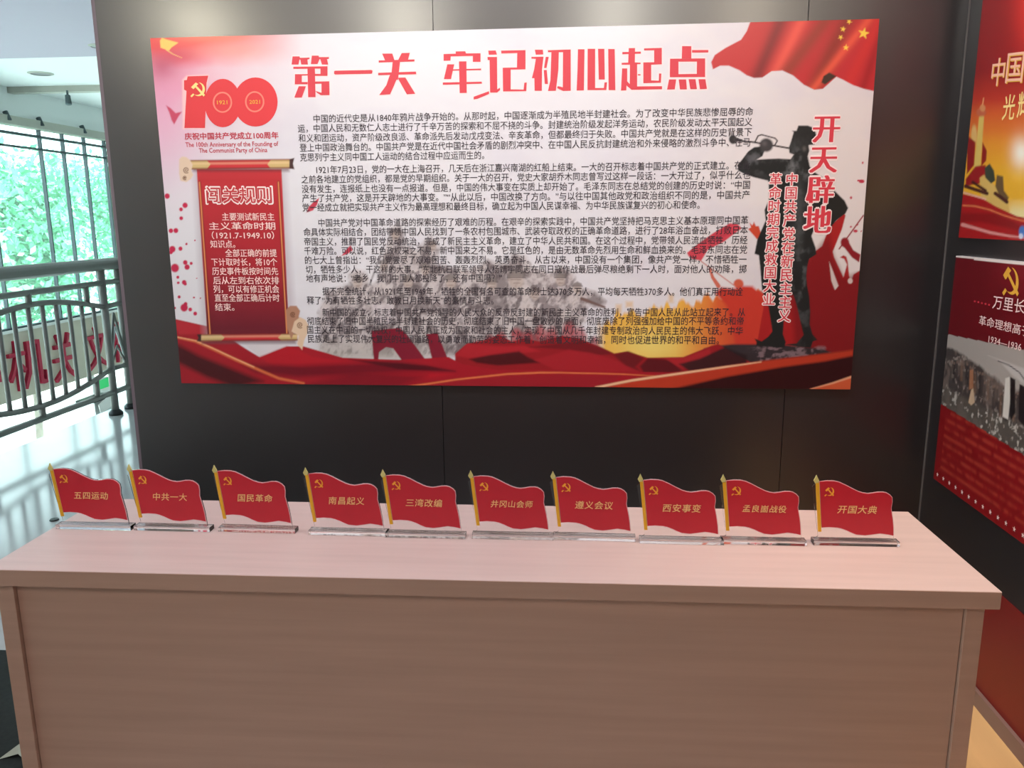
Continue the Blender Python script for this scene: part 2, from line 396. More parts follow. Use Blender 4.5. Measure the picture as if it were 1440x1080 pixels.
# ceiling beams and fittings in the atrium
for y, lab in ((6.95, 'pale grey ceiling beam crossing the atrium nearest the gallery'), (9.9, 'pale grey ceiling beam crossing the atrium farther back')):
    box('ceiling_beam', (WX + .02, y - .06, 2.93), (6, y + .06, 3.0), M['beam'], label=lab, cat='beam')
def track_spot(x, y, z, lab):
    t = thing('track_spotlight', lab, 'spotlight', (x, y, z), group='small dark spotlights on the atrium ceiling')
    tubeo('stem', [(0, 0, 0), (0, 0, -.07)], .012, M['mullion'], t, 8)
    tubeo('lamp_head', [(0, 0, -.06), (.02, -.03, -.16)], [.03, .035], M['mullion'], t, 10)
track_spot(-6.05, 6.86, 2.94, 'dark spotlight hanging from the nearer atrium ceiling beam')
track_spot(-5.2, 9.83, 2.94, 'dark spotlight hanging from the farther atrium ceiling beam')
for y, lb_ in ((6.75, 'nearest the gallery'), (7.35, 'in the middle'), (8.25, 'farthest away')):
    tubeo('downlight', [(WX + .06, y, 2.70), (WX + .10, y, 2.60)], .03, M['mullion'], label='small dark fitting on the beam above the atrium windows, ' + lb_, cat='spotlight', group='fittings on the window beam')
def ringlight(x, y, z, r, lab):
    t = thing('recessed_downlight', lab, 'downlight', (x, y, z))
    bm = bmesh.new()
    n = 28
    a = [bm.verts.new((r * math.cos(2 * math.pi * k / n), r * math.sin(2 * math.pi * k / n), -.004)) for k in range(n)]
    b = [bm.verts.new((r * .78 * math.cos(2 * math.pi * k / n), r * .78 * math.sin(2 * math.pi * k / n), -.012)) for k in range(n)]
    c = [bm.verts.new((r * 1.0 * math.cos(2 * math.pi * k / n), r * 1.0 * math.sin(2 * math.pi * k / n), 0)) for k in range(n)]
    for k in range(n):
        bm.faces.new((a[k], a[(k + 1) % n], b[(k + 1) % n], b[k])); bm.faces.new((c[k], c[(k + 1) % n], a[(k + 1) % n], a[k]))
    link('ring', done(bm, 'ring'), M['beam'], t)
    bm = bmesh.new(); bmesh.ops.create_circle(bm, cap_ends=True, segments=24, radius=r * .78); bmesh.ops.translate(bm, verts=bm.verts, vec=(0, 0, -.008))
    link('diffuser', done(bm, 'diffuser'), mat('lamp_lens', (120, 118, 122), .3), t)
ringlight(-4.14, 4.37, 2.9, .09, 'round recessed downlight in the lilac soffit beside the dark wall')
ringlight(-5.85, 6.1, 3.0, .13, 'round recessed light in the bright atrium ceiling, nearest one')
ringlight(-6.2, 8.4, 3.0, .15, 'round recessed light in the bright atrium ceiling, between the two beams')

# ------------------------------------------------------------------ railing of the atrium edge
RX = -3.419
ra = thing('railing', 'grey metal railing with arched rails along the atrium edge', 'railing', (RX, 0, 0))
posts = [2.85 - 1.5 * k for k in range(6)]
tubeo('handrail', [(0, -6, 1.105), (0, 3.06, 1.105)], .044, M['rail'], ra, 14)
tubeo('upper_rail', [(0, -6, .975), (0, 3.06, .975)], .02, M['rail'], ra)
tubeo('bottom_rail', [(0, -6, .17), (0, 3.06, .17)], .021, M['rail'], ra)
for y in posts + [3.06]:
    tubeo('post', [(0, y, 0), (0, y, 1.08)], .026, M['rail'], ra, 12)
    tubeo('flange', [(0, y, .0), (0, y, .018), (0, y, .04)], [.05, .05, .03], M['flange'], ra, 16)
for k, y1 in enumerate(posts):
    y0 = posts[k] - 1.5
    if y1 < -2: continue
    L = y1 - y0
    arc = [(0, y0 + L * t, .80 + .10 * math.sin(math.pi * t)) for t in np.linspace(0, 1, 15)]
    arc2 = [(0, y0 + L * t, .345 - .095 * math.sin(math.pi * t)) for t in np.linspace(0, 1, 15)]
    tubeo('arched_rail', arc, .019, M['rail'], ra, 8); tubeo('sagging_rail', arc2, .019, M['rail'], ra, 8)
    for j in range(1, 11):
        t = j / 11; zt = .80 + .10 * math.sin(math.pi * t); zb = .345 - .095 * math.sin(math.pi * t)
        tubeo('baluster', [(0, y0 + L * t, zb), (0, y0 + L * t, zt)], .0145, M['rail'], ra, 8)
    for t in (.135, .465, .867):
        tubeo('stub', [(0, y0 + L * t, .80 + .10 * math.sin(math.pi * t)), (0, y0 + L * t, .97)], .02, M['rail'], ra, 8)
        tubeo('stub', [(0, y0 + L * t, .17), (0, y0 + L * t, .345 - .095 * math.sin(math.pi * t))], .02, M['rail'], ra, 8)
tubeo('arched_rail', [(0, 2.85, .80), (0, 3.06, .81)], .019, M['rail'], ra, 8)
tubeo('sagging_rail', [(0, 2.85, .345), (0, 3.06, .34)], .019, M['rail'], ra, 8)
def chevron(z, m, h=.30, w_=.012):
    tubeo('chevron_bar', [(0, 2.865, z), (0, 2.955, z + h), (0, 3.045, z)], w_, m, ra, 8)
chevron(.44, M['rail'], .30); chevron(.40, M['chrome'], .24, .008); chevron(.37, M['rail'], .13, .009)
for z in (.12, ): tubeo('handrail', [(0, 3.06, 1.105), (1.75, 3.06, 1.105)], .044, M['rail'], ra, 12)

# small things beyond the railing
t = thing('reception_desk', 'small grey desk top with a tilted sheet, seen under the railing', 'desk', (WX + .25, 7.40, -1.12))
box('top', (0, -.26, .19), (.25, .26, .22), M['flange'], t); box('front', (.02, -.2, -2.18), (.22, .2, .19), M['chrome'], t)
bm = bmesh.new(); bx(bm, (.26, -.17, .05), (.27, .17, .20)); bmesh.ops.rotate(bm, verts=bm.verts, cent=(.26, 0, .1), matrix=Matrix.Rotation(.25, 3, 'X')); link('tilted_sheet', done(bm, 'tilted_sheet'), M['board'], t)
t = thing('exit_sign', 'green and white exit sign on the white wall beyond the railing', 'sign', (WX + .03, 8.15, -.92))
box('housing', (-.05, -.15, -.12), (.0, .15, .12), M['board'], t)
box('green_face', (0, -.13, -.02), (.006, .13, .11), mat('exit_green', (30, 160, 80), .4, emit=(.02, .5, .15), estr=.6), t)
Sx = Sheet((WX + .036, 8.15, -.92), (0, 1, 0), (1, 0, 0))

# dark mat, floor socket, scrap
box('carpet', (-2.6, -3.2, 0), (-1.2, -.42, .008), M['mat'], label='dark green carpet on the floor left of the table', cat='carpet')
bm = bmesh.new(); bmesh.ops.create_cone(bm, cap_ends=True, segments=20, radius1=.022, radius2=.019, depth=.006); bmesh.ops.translate(bm, verts=bm.verts, vec=(-2.5, .75, .003))
link('floor_socket', done(bm, 'floor_socket'), M['flange'], label='small dark round socket cover on the pale polished floor', cat='socket')
bm = bmesh.new(); vs = [bm.verts.new(v) for v in ((0, 0, 0), (.05, .01, .012), (.09, -.01, .004), (.07, .04, .02), (.02, .05, .006), (.045, .03, .03))]
for f in ((0, 1, 5), (1, 2, 5), (2, 3, 5), (3, 4, 5), (4, 0, 5), (0, 4, 3, 2, 1)): bm.faces.new([vs[i] for i in f])
bmesh.ops.translate(bm, verts=bm.verts, vec=(-1.52, -.95, .008))
link('paper_scrap', done(bm, 'paper_scrap'), mat('pale_green_paper', (170, 176, 160), .8), label='pale crumpled scrap lying on the dark carpet beside the table', cat='paper')

# ------------------------------------------------------------------ outdoors: lawn, trees, pale building
box('ground_outside', (-60, -40, -4.2), (WX - .2, 60, -4.0), M['grass'], kind='structure')
def leaf_mat(name, c):
    m = mat(name, c, .6, noise=.25, nscale=.7); b = m.node_tree.nodes['Principled BSDF']; b.inputs['Transmission Weight'].default_value = 0
    return m
LM = [leaf_mat('leaf_green_%s' % n, c) for n, c in (('pale', (140, 210, 166)), ('mid', (104, 190, 146)), ('cool', (112, 190, 180)))]
def tree(x, y, h, r, k, lab, seed):
    q = np.random.RandomState(seed)
    t = thing('tree', lab, 'tree', (x, y, -4), group='trees outside the atrium windows')
    tubeo('trunk', [(0, 0, 0), (.1, .05, h * .35), (.0, .1, h * .75)], [.09, .07, .04], M['bark'], t, 10)
    n = 9000; cl = q.normal(size=(26, 3)); cl /= np.linalg.norm(cl, axis=1)[:, None]; cl *= (q.rand(26, 1) ** .5) * .75
    cen = cl[q.randint(0, 26, n)] + q.normal(size=(n, 3)) * .17
    P = cen * np.array([r, r, h * .36]) + np.array([0, 0, h * .66])
    a = q.normal(size=(n, 3)); a /= np.linalg.norm(a, axis=1)[:, None]; b = np.cross(a, q.normal(size=(n, 3))); b /= np.linalg.norm(b, axis=1)[:, None]
    s = (.07 + .07 * q.rand(n, 1)); V = np.stack([P - a * s, P + b * s * .55, P + a * s, P - b * s * .55], 1).reshape(-1, 3)
    me = bpy.data.meshes.new('foliage'); me.from_pydata(V.tolist(), [], np.arange(n * 4).reshape(-1, 4).tolist()); me.update()
    link('foliage', me, LM[k], t)
for i, (x, y, h, r, k, lab) in enumerate((
    (-12.0, 11.0, 6.0, 1.8, 0, 'pale green tree outside the left part of the windows'),
    (-13.0, 15.2, 7.6, 2.1, 1, 'taller green tree outside the narrow window panes'),
    (-11.5, 6.2, 5.4, 1.7, 2, 'bluish green tree outside, nearest the railing'),
    (-18.0, 20.0, 7.9, 2.6, 1, 'green tree behind the others, farther down the windows'),
    (-18.5, 13.2, 7.2, 3.0, 2, 'broad bluish green tree behind the nearer trees'),
    (-12.5, 20.2, 5.4, 2.0, 0, 'low pale green tree outside the farthest panes'),
    (-15.6, 5.4, 7.0, 1.8, 0, 'pale green tree outside, beyond the picture edge'),
    (-17.0, 27.0, 8.6, 3.2, 1, 'large green tree in the far background outside'))): tree(x, y, h, r, k, lab, 40 + i)
bd = thing('pale_building', 'pale bluish building standing outside behind the trees', 'building', (-31, 30, -4))
box('body', (-5, -8, 0), (5, 8, 5.2), mat('pale_blue_render', (168, 206, 220), .8), bd)
box('roof', (-5.3, -8.3, 5.2), (5.3, 8.3, 5.5), M['white'], bd)
for j in range(5): box('window', (4.98, -6.4 + j * 2.8, 2.4), (5.04, -5 + j * 2.8, 4.2), M['mullion'], bd)

# ------------------------------------------------------------------ table
TA = .0145; TH = .74; TL = 1.9134; TD = .407; FRx, FRy = .7637, -1.3207
tb = thing('display_table', 'long whitewashed wooden display table with a recessed front panel', 'table', (FRx, FRy, 0), TA)
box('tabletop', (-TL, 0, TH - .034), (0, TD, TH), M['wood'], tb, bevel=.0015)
box('edge_shade', (-TL + .0016, -.0012, TH - .0335), (-.0016, -.0001, TH - .0008), M['wood_shade'], tb)  # thin added strip giving the front edge its shaded wood colour
box('side_panel', (-.052, .012, 0), (-.020, TD - .012, TH - .034), M['wood_shade'], tb, bevel=.001)
box('side_panel', (-TL + .012, .012, 0), (-TL + .046, TD - .012, TH - .034), M['wood_shade'], tb, bevel=.001)
box('front_panel', (-TL + .0475, .020, .02), (-.0535, .036, TH - .036), M['wood_shade'], tb)
box('back_rail', (-TL + .0475, TD - .04, TH - .2), (-.0535, TD - .024, TH - .036), M['wood_shade'], tb)
# ------------------------------------------------------------------ the main board
BX0, BX1, BZ0, BZ1 = -1.4019, .9072, .8389, 1.9909
SB = Sheet((0, -.0215, 0), (1, 0, 0), (0, -1, 0))
bo = thing('exhibition_board', 'wide printed exhibition board with a big red title on the dark wall', 'display board', (0, 0, 0))
box('board_panel', (BX0, -.0215, BZ0), (BX1, -.0015, BZ1), M['board'], bo)
P = Paint(SB, BX0, BX1, BZ0, BZ1, .0025)
X, Y = P.X, P.Y
P.img[:] = lin((222, 219, 224))
nz = P.noise(90, 60, 4, 3)
P.mix(np.clip((X - 850) / 300, 0, 1) * .5, (226, 212, 200))
P.mix(np.clip((nz - .45) * 1.2, 0, .35), (206, 200, 214))
# pink and red wash of the upper left corner
e = np.exp(-((X - 215) / 130) ** 2 - ((Y - 90) / 85) ** 2); P.mix(e * (.55 + .6 * nz), (226, 128, 158))
e = np.exp(-((X - 225) / 60) ** 2 - ((Y - 170) / 90) ** 2); P.mix(e * .6, (226, 150, 186))
e = np.clip(1 - (Y - (44 - (X - 213) * .02)) / (44 + 22 * nz), 0, 1) * np.clip((425 - X) / 190, 0, 1); P.mix(np.clip(e * 1.9, 0, 1), (226, 70, 72))
P.blob(250, 78, 34, 14, (206, 52, 82), .8); P.blob(228, 95, 26, 20, (180, 60, 96), .7); P.blob(330, 70, 60, 16, (246, 150, 132), .55)
P.blob(300, 52, 70, 8, (250, 130, 104), .7)
P.poly([(225, 57), (228, 53), (234, 55.5), (251, 60), (241, 67), (238, 71), (231, 69), (226, 67)], (240, 196, 96))
P.line([(234, 70), (243, 76), (256, 81.5)], (1.6, .5), (236, 190, 110))
P.poly([(233.5, 148), (240, 152), (247, 159), (256, 157), (251, 164), (245, 175), (241.5, 169), (238, 158)], (196, 66, 96), .8)
# red drips on the left
for cx, cy, r in ((20, 215, 14), (117, 265, 14), (95, 287, 10), (96, 335, 10), (40, 403, 12), (67, 402, 13), (48, 503, 17), (40, 520, 10), (92, 500, 11), (62, 605, 22), (118, 575, 12), (150, 580, 8), (128, 600, 14), (78, 655, 8), (112, 683, 12), (118, 692, 8), (80, 685, 7), (85, 762, 8), (165, 765, 5), (112, 820, 20), (120, 800, 10), (145, 830, 10), (172, 852, 10), (200, 768, 4), (125, 475, 6), (170, 455, 4), (62, 822, 6), (180, 660, 3)):
    P.blob(230 + cx / 3.857, 220 + cy / 3.857, r / 3.857, r / 3.857 * 1.05, (196, 34, 74), 1, 3)
for cx, cy, rx, ry in ((1211.5, 255, 4, 2.6), (1207, 254, 2, 1.2), (1213, 229, 1.4, 1.4), (1196.7, 278, 1.7, 1.9), (1196.5, 319, 1.3, 1.3), (1203, 325, 3, 2), (1206, 316, 1, 1), (1211, 325, 1, 1)):
    P.blob(cx, cy, rx, ry, (190, 50, 72), 1, 3)
# relief of soldiers in grey, low contrast
mk = np.zeros(X.shape); tmp = P.img.copy()
P.img[:] = 0
for pts in ([(452, 500), (448, 440), (462, 408), (492, 400), (492, 386), (502, 380), (514, 384), (520, 400), (532, 396), (538, 360), (548, 340), (549, 322), (560, 316), (568, 326), (566, 344), (586, 352), (606, 330), (618, 350), (612, 372), (640, 378), (664, 380), (686, 366), (704, 372), (716, 372), (722, 358), (740, 362), (748, 378), (770, 384), (790, 376), (806, 384), (812, 404), (838, 412), (851, 424), (846, 432), (826, 428), (822, 452), (806, 468), (790, 500)],):
    P.poly(pts, (255, 255, 255), 4)
mk = P.img[..., 0].copy(); P.img[:] = tmp
n1 = P.noise(13, 15, 5, 9); n2 = P.noise(5, 9, 3, 21, .4)
P.mix(mk * (.5 + .35 * n1), (176, 162, 160)); P.mix(mk * np.clip((n1 - .46) * 5, 0, .8), (126, 116, 118)); P.mix(mk * np.clip((n2 - .54) * 5, 0, .6), (88, 78, 82)); P.mix(mk * np.clip((.44 - n1) * 4, 0, .6), (208, 198, 196))
for cx, cy, r in ((503, 396, 8), (556, 328, 7), (608, 345, 6), (598, 378, 7), (634, 395, 9), (574, 395, 8), (726, 392, 13), (692, 398, 8), (788, 392, 8), (752, 412, 8), (812, 404, 7), (540, 372, 7)):
    P.blob(cx, cy + 2, r * .8, r, (188, 172, 164), .8, 2); P.line([(cx - r * .6, cy + 1), (cx + r * .5, cy + 1)], 1.1, (96, 84, 84), .6, .7); P.line([(cx - r * .3, cy + 6), (cx + r * .4, cy + 6)], .9, (110, 92, 90), .6, .6)
    P.poly([(cx - r, cy - 2), (cx - r * .8, cy - r * .8), (cx, cy - r * 1.15), (cx + r * .8, cy - r * .8), (cx + r, cy - 2)], (122, 114, 112), .8, .8); P.line([(cx - r, cy - 1.5), (cx + r, cy - 1.5)], 1.2, (78, 70, 72), .6, .8)
P.poly([(521, 428), (552, 427), (560, 452), (530, 456)], (208, 198, 202), 2, .8)
for a in (((462, 470), (520, 420)), ((640, 440), (690, 405)), ((566, 470), (600, 400)), ((700, 440), (760, 470)), ((455, 480), (480, 440)), ((610, 430), (650, 470)), ((540, 345), (520, 400))): P.line(a, 2.4, (92, 82, 86), 1, .6)
P.line([(818, 420), (850, 432)], (5, 3), (120, 96, 92), 1)
P.line([(566, 340), (612, 352), (650, 345)], 1.6, (140, 130, 130), 1, .7)
e = np.clip((Y - 470) / 30, 0, 1) * np.clip((640 - X) / 60, 0, 1) * np.clip((X - 430) / 20, 0, 1); P.mix(e * .6, (176, 170, 162))
P.poly([(522, 465), (562, 461), (572, 470), (600, 508), (566, 508), (553, 490), (543, 488), (533, 495), (532, 508), (526, 508)], (128, 28, 48), .7)
P.poly([(599, 470), (615, 468), (632, 510), (609, 510)], (128, 28, 48), .7)
for cx, cy, r in ((670, 486, 7), (690, 480, 8), (706, 474, 7), (726, 470, 8), (742, 474, 9), (760, 466, 8), (776, 470, 9), (800, 462, 9), (815, 472, 10), (655, 492, 6), (836, 480, 7)):
    P.blob(cx, cy + 4, r, r * 1.5, (168, 48, 60), .75, 1.6)
# red feathers over the text
P.poly([(431, 299), (434, 291), (441, 284), (449, 278), (446, 288), (440, 296)], (196, 62, 82), .6)
P.poly([(480, 360), (486, 352), (493, 345), (496, 352), (489, 357)], (196, 62, 82), .6)
# sunburst
top = np.interp(X, [840, 870, 900, 950, 1000, 1030, 1090], [452, 438, 434, 424, 414, 412, 412]) + 26 * (P.noise(7, 400, 2, 5) - .5)
bandm = np.clip((Y - top) / 6, 0, 1) * np.clip((X - 838) / 14, 0, 1) * np.clip((1088 - X) / 8, 0, 1)
P.mix(bandm * .96, (234, 178, 62))
P.mix(bandm * np.exp(-((X - 915) / 48) ** 2 - ((Y - 486) / 24) ** 2) * .9, (240, 216, 120))
P.mix(bandm * np.clip((X - 950) / 60, 0, 1), (218, 104, 54)); P.mix(bandm * np.clip((X - 1000) / 50, 0, 1), (198, 58, 46))
for x_, y_, w_, h_ in ((866, 428, 8, 12), (880, 424, 10, 8), (940, 414, 7, 12)): P.poly([(x_, y_), (x_ + w_, y_), (x_ + w_, y_ + h_), (x_, y_ + h_)], (222, 176, 104), 2, .55)
# flag bearer and crowd
P.poly([(966, 355.6), (977.5, 346), (1002.5, 328), (1026, 314), (1037, 315), (1043, 321), (1030, 330.6), (1018, 340), (995.6, 351), (986, 366.7), (973, 364), (968, 360)], (206, 70, 84), .9)
P.poly([(1000, 332), (1026, 316), (1030, 326), (1012, 338)], (188, 56, 72), 2, .7)
P.line([(984, 366), (1031.7, 401)], 1.4, (196, 120, 110)); P.line([(998, 378), (1002, 390), (1010, 402)], (3, 6), (206, 110, 90)); P.blob(1038.6, 399, 7, 6.5, (208, 96, 70), 1, 3)
P.poly([(1005, 412), (1014, 404), (1030, 406), (1045, 402), (1058, 402.5), (1065, 409), (1076, 412), (1085, 420), (1085, 508), (1040, 508), (1022, 430)], (200, 60, 46), 2.4)
P.poly([(1052, 322), (1056, 320), (1054, 313), (1058, 317), (1060, 312), (1063, 318), (1067, 318), (1070, 328), (1065, 337), (1058, 329)], (200, 74, 48), .6)
e = np.clip((X - 1062) / 60, 0, 1)
P.poly([(1074, 430), (1100, 405), (1135, 367), (1148, 352), (1156, 346), (1166, 319), (1176, 310), (1187, 300), (1189, 303), (1184, 322), (1171, 354), (1173, 362), (1186, 390), (1191, 372), (1187, 364), (1181, 362), (1186, 359), (1190, 361), (1192, 368), (1194, 388), (1197, 396), (1200, 386), (1208, 381), (1215, 380), (1215, 505), (1060, 508)], (168, 34, 36), .7)
P.poly([(1110, 400), (1135, 367), (1166, 330), (1172, 360), (1186, 390), (1215, 382), (1215, 505), (1120, 505)], (118, 22, 28), 5, .75)
P.poly([(1166, 368), (1170, 378), (1179, 402), (1174, 408), (1169, 395)], (210, 196, 190), .6); P.blob(1195.5, 395, 3.4, 4, (210, 192, 186), 1, 3)
P.line([(1180, 350), (1214, 303)], 1.8, (142, 30, 42)); P.blob(1188, 341, 6, 7, (140, 28, 38), 1, 3)
P.poly([(1184, 344), (1192, 338), (1200, 352), (1210, 358), (1208, 369), (1198, 362)], (140, 28, 38), .6)
# the bugler statue
BUG = [(1113.9, 183.9), (1120, 184), (1122.6, 176.6), (1135.7, 176.6), (1145, 180), (1147, 187), (1149.6, 196), (1145, 203.5), (1137, 204), (1138, 212), (1135.7, 219.6), (1138.6, 234), (1146.7, 243), (1157, 249.5), (1170, 265), (1187.5, 282), (1192.6, 292.5), (1189, 300), (1176, 310), (1168, 320), (1156, 322), (1143.8, 325), (1141, 332), (1146.7, 348), (1148, 357.6), (1138, 364), (1135, 375), (1134, 387.5), (1135, 402), (1138, 416.7), (1139.4, 438.5), (1138.7, 456), (1142.5, 470), (1149.4, 478), (1143, 480), (1140, 489), (1122.5, 487.5), (1105, 484), (1120, 483), (1122.5, 480), (1130, 471), (1126, 455), (1122.5, 438.7), (1117.5, 420), (1113, 410), (1104, 430), (1102.5, 448.7), (1101, 470), (1105, 481), (1103, 489), (1063.7, 486), (1063.7, 481), (1061, 476), (1071, 480), (1080, 473.7), (1086, 466), (1083.7, 451), (1080.6, 431), (1080, 430), (1071.6, 408), (1068.6, 373), (1067, 359), (1061, 357), (1065, 336.5), (1076.7, 310), (1075, 295.4), (1081, 281), (1081, 257.5), (1079.6, 254), (1060.6, 249.5), (1045, 244), (1038, 240), (1037, 232), (1043, 225), (1052, 213), (1060.6, 207), (1070, 206), (1075, 212), (1072, 219.6), (1063.5, 224.7), (1080, 223.5), (1095.6, 223), (1111.7, 224), (1116, 217.4), (1110, 215), (1109.5, 206.5), (1111.7, 200.6), (1116, 186)]
P.poly([(985, 512), (990, 490), (1010, 486), (1030, 484), (1062, 484), (1100, 485), (1140, 489), (1158, 491), (1172, 497), (1120, 506), (1060, 515)], (54, 46, 50), 1.6)
rk = P.noise(9, 5, 4, 31); sl = P.sl(985, 1172, 482, 515)
bm_ = np.clip((Y - 485) / 4, 0, 1) * np.clip((513 - Y) / 4, 0, 1) * np.clip((X - 1050) / 20, 0, 1) * np.clip((1170 - X) / 12, 0, 1)
P.mix(bm_ * np.clip((rk - .5) * 4, 0, .7), (146, 122, 128))
P.poly(BUG, (34, 36, 36), .7)
tmp = P.img.copy(); P.img[:] = 0; P.poly(BUG, (255, 255, 255), .8); bmk = P.img[..., 0].copy(); P.img[:] = tmp
bn = P.noise(11, 13, 4, 77)
P.mix(bmk * np.clip((bn - .42) * 3, 0, .7) * np.exp(-((X - 1118) / 26) ** 2 - ((Y - 236) / 26) ** 2), (128, 130, 132))
P.mix(bmk * np.clip((bn - .42) * 3, 0, .7) * np.exp(-((X - 1064) / 18) ** 2 - ((Y - 226) / 16) ** 2), (112, 112, 116))
P.mix(bmk * np.clip((bn - .5) * 3, 0, .6) * np.exp(-((X - 1128) / 12) ** 2 - ((Y - 380) / 90) ** 2), (104, 106, 108))
P.mix(bmk * np.exp(-((X - 1124) / 6) ** 2 - ((Y - 300) / 50) ** 2) * .4, (96, 100, 100))
P.blob(1131, 209, 3, 4, (120, 114, 110), .6)
P.line([(1035, 197.5), (1060, 200), (1110, 208.5)], 2.4, (58, 52, 54)); P.blob(1030.5, 196, 5.5, 6.5, (50, 48, 50), 1, 3); P.line([(1034, 196), (1046, 199)], (6, 2.4), (64, 60, 62))
P.line([(1062, 199), (1066, 191), (1071, 189.5), (1090, 194.5), (1093, 198), (1089, 205)], 1.9, (60, 52, 54)); P.blob(1077.5, 204, 9.5, 9.5, (64, 60, 62), 1, 3); P.blob(1075, 202, 4, 4, (110, 104, 104), .6)
# red hills and drapery along the bottom
P.poly([(640, 497), (657.5, 483), (690, 476), (700, 470), (720, 480), (736, 476), (760, 480), (790, 472), (815, 476), (840, 486), (864, 497), (882, 494), (911, 503), (961, 502), (1001, 486), (1010, 484), (1060, 512), (1060, 540), (640, 545)], (150, 28, 36), .9)
for pts, c in (([(640, 500), (657, 483), (700, 487), (736, 486), (760, 494), (700, 500), (660, 504)], (176, 36, 46)), ([(660, 505), (690, 499), (730, 494), (742, 502), (760, 510), (700, 514), (670, 510)], (62, 16, 22)), ([(745, 488), (780, 484), (815, 480), (845, 488), (862, 498), (830, 500), (800, 492)], (112, 24, 32)),
               ([(752, 506), (800, 492), (830, 496), (862, 505), (900, 522), (850, 524), (780, 520)], (168, 34, 44)), ([(862, 499), (884, 494), (905, 504), (893, 516), (900, 522), (880, 514)], (104, 24, 30)), ([(911, 504), (940, 506), (963, 524), (905, 524), (900, 515)], (84, 20, 28)), ([(935, 504), (961, 503), (998, 490), (1000, 500), (960, 518)], (172, 38, 46)), ([(955, 512), (985, 504), (1020, 488), (1050, 500), (1050, 512), (970, 522)], (36, 26, 30))):
    P.poly(pts, c, 1.8, .9)
P.poly([(240, 447), (292, 459), (291, 470), (330, 480), (345, 490), (365, 502), (403, 487), (427, 487), (482, 503), (561, 506), (631, 502), (650, 512), (700, 520), (760, 520), (940, 524), (980, 520), (940, 560), (240, 560)], (164, 26, 40), .8)
P.poly([(344, 484), (420, 481), (403, 487), (366, 502)], (216, 208, 212), .8)
P.poly([(242, 449), (290, 459), (288, 470), (252, 470)], (186, 40, 52), 1.5)
P.poly([(365, 502), (403, 487), (420, 492), (440, 502), (520, 512), (640, 526), (600, 532), (440, 520), (380, 512)], (184, 26, 40), 2, .8)
P.poly([(340, 512), (420, 514), (520, 510), (560, 508), (640, 522), (560, 524), (420, 530), (360, 524)], (98, 14, 32), 4, .8)
P.poly([(246, 482), (280, 500), (330, 520), (370, 536), (330, 545), (290, 530), (250, 510)], (52, 16, 22), 4, .9)
P.poly([(430, 542), (500, 522), (600, 528), (560, 545)], (120, 18, 34), 5, .7)
P.poly([(490, 505), (600, 514), (640, 522), (560, 519)], (58, 14, 22), 1.5, .7)
P.line([(250, 475), (275, 480), (298, 490), (330, 505), (357, 517), (392, 532), (427, 539)], (2, 3.5, 4, 4, 4, 3.5, 3), (214, 108, 66), 1.2)
P.line([(250, 474), (275, 479), (298, 489), (330, 504), (357, 516)], 1.4, (238, 178, 130), .8)
P.line([(575, 543), (600, 540), (640, 534), (713, 526), (760, 524), (786, 524), (873, 526), (925, 529)], (2, 2.5, 2.5, 2.5, 2.5, 2, 1.8, 1), (222, 118, 72), .9)
P.poly([(640, 536), (713, 529), (786, 527), (873, 529), (850, 545), (600, 545)], (152, 34, 44), 2, .6)
P.poly([(832, 548), (888, 535), (975, 522), (1020, 515), (1070, 508), (1120, 502), (1162, 497), (1200, 492), (1200, 560), (832, 560)], (52, 16, 20), .8)
P.poly([(832, 546), (888, 535), (975, 522), (1020, 515), (1070, 508), (1120, 502), (1162, 497), (1200, 492), (1200, 500), (1160, 508), (1100, 516), (1020, 530), (940, 548), (900, 548)], (188, 60, 38), 2)
P.line([(838, 545), (888, 535), (975, 522.5), (1020, 516), (1070, 509)], (3.4, 3.4, 3, 2.6, 1.2), (240, 190, 150), 1)
P.poly([(1138, 547), (1170, 539), (1197, 530), (1200, 552), (1138, 552)], (214, 96, 58), .9); P.line([(1140, 547), (1170, 539), (1197, 530)], (1, 2.4, 3), (240, 170, 130), 1)
# flag of the upper right corner
FL = [(1056, 28), (1050, 44), (1042, 56), (1020, 67.5), (1005, 77.5), (1000, 87.5), (1002.5, 97.5), (1012.5, 92.5), (1025, 92.5), (1040, 99), (1050, 106), (1060, 109.5), (1072, 109), (1085, 100), (1100, 99), (1115, 106), (1130, 119), (1145, 126), (1157, 125), (1176, 108), (1185, 112), (1200, 120), (1215, 125), (1228, 128), (1245, 128), (1245, 15), (1056, 15)]
P.poly(FL, (190, 46, 50), .6)
tmp = P.img.copy(); P.img[:] = 0; P.poly(FL, (255, 255, 255), .6); fm = P.img[..., 0].copy(); P.img[:] = tmp
for (x0, y0), (x1, y1), wd, c, a in (((1098, 30), (1068, 100), 20, (116, 30, 34), .85), ((1128, 28), (1096, 92), 18, (236, 92, 76), .8), ((1160, 30), (1110, 96), 20, (140, 54, 40), .8), ((1192, 26), (1150, 112), 24, (132, 48, 36), .8), ((1212, 40), (1170, 92), 12, (232, 92, 66), .8), ((1236, 30), (1196, 112), 16, (206, 50, 46), .7), ((1232, 70), (1214, 122), 12, (150, 28, 32), .7)):
    ex, ey = x1 - x0, y1 - y0; L = math.hypot(ex, ey); d = ((X - x0) * ey - (Y - y0) * ex) / L
    P.mix(fm * np.exp(-(d / (wd * .5)) ** 2) * a, c)
P.poly([(1155, 116), (1158, 107), (1166, 102), (1176, 107), (1160, 119)], (62, 40, 28), .8)
for cx, cy, r, q in ((1214.5, 47, 8.6, .2), (1194, 30.5, 4, .5), (1185.5, 41, 4.3, .2), (1182, 52.5, 3.8, .6), (1189.5, 67, 4.6, .1)): P.poly(star(cx, cy, r, q), (244, 206, 76), .5)
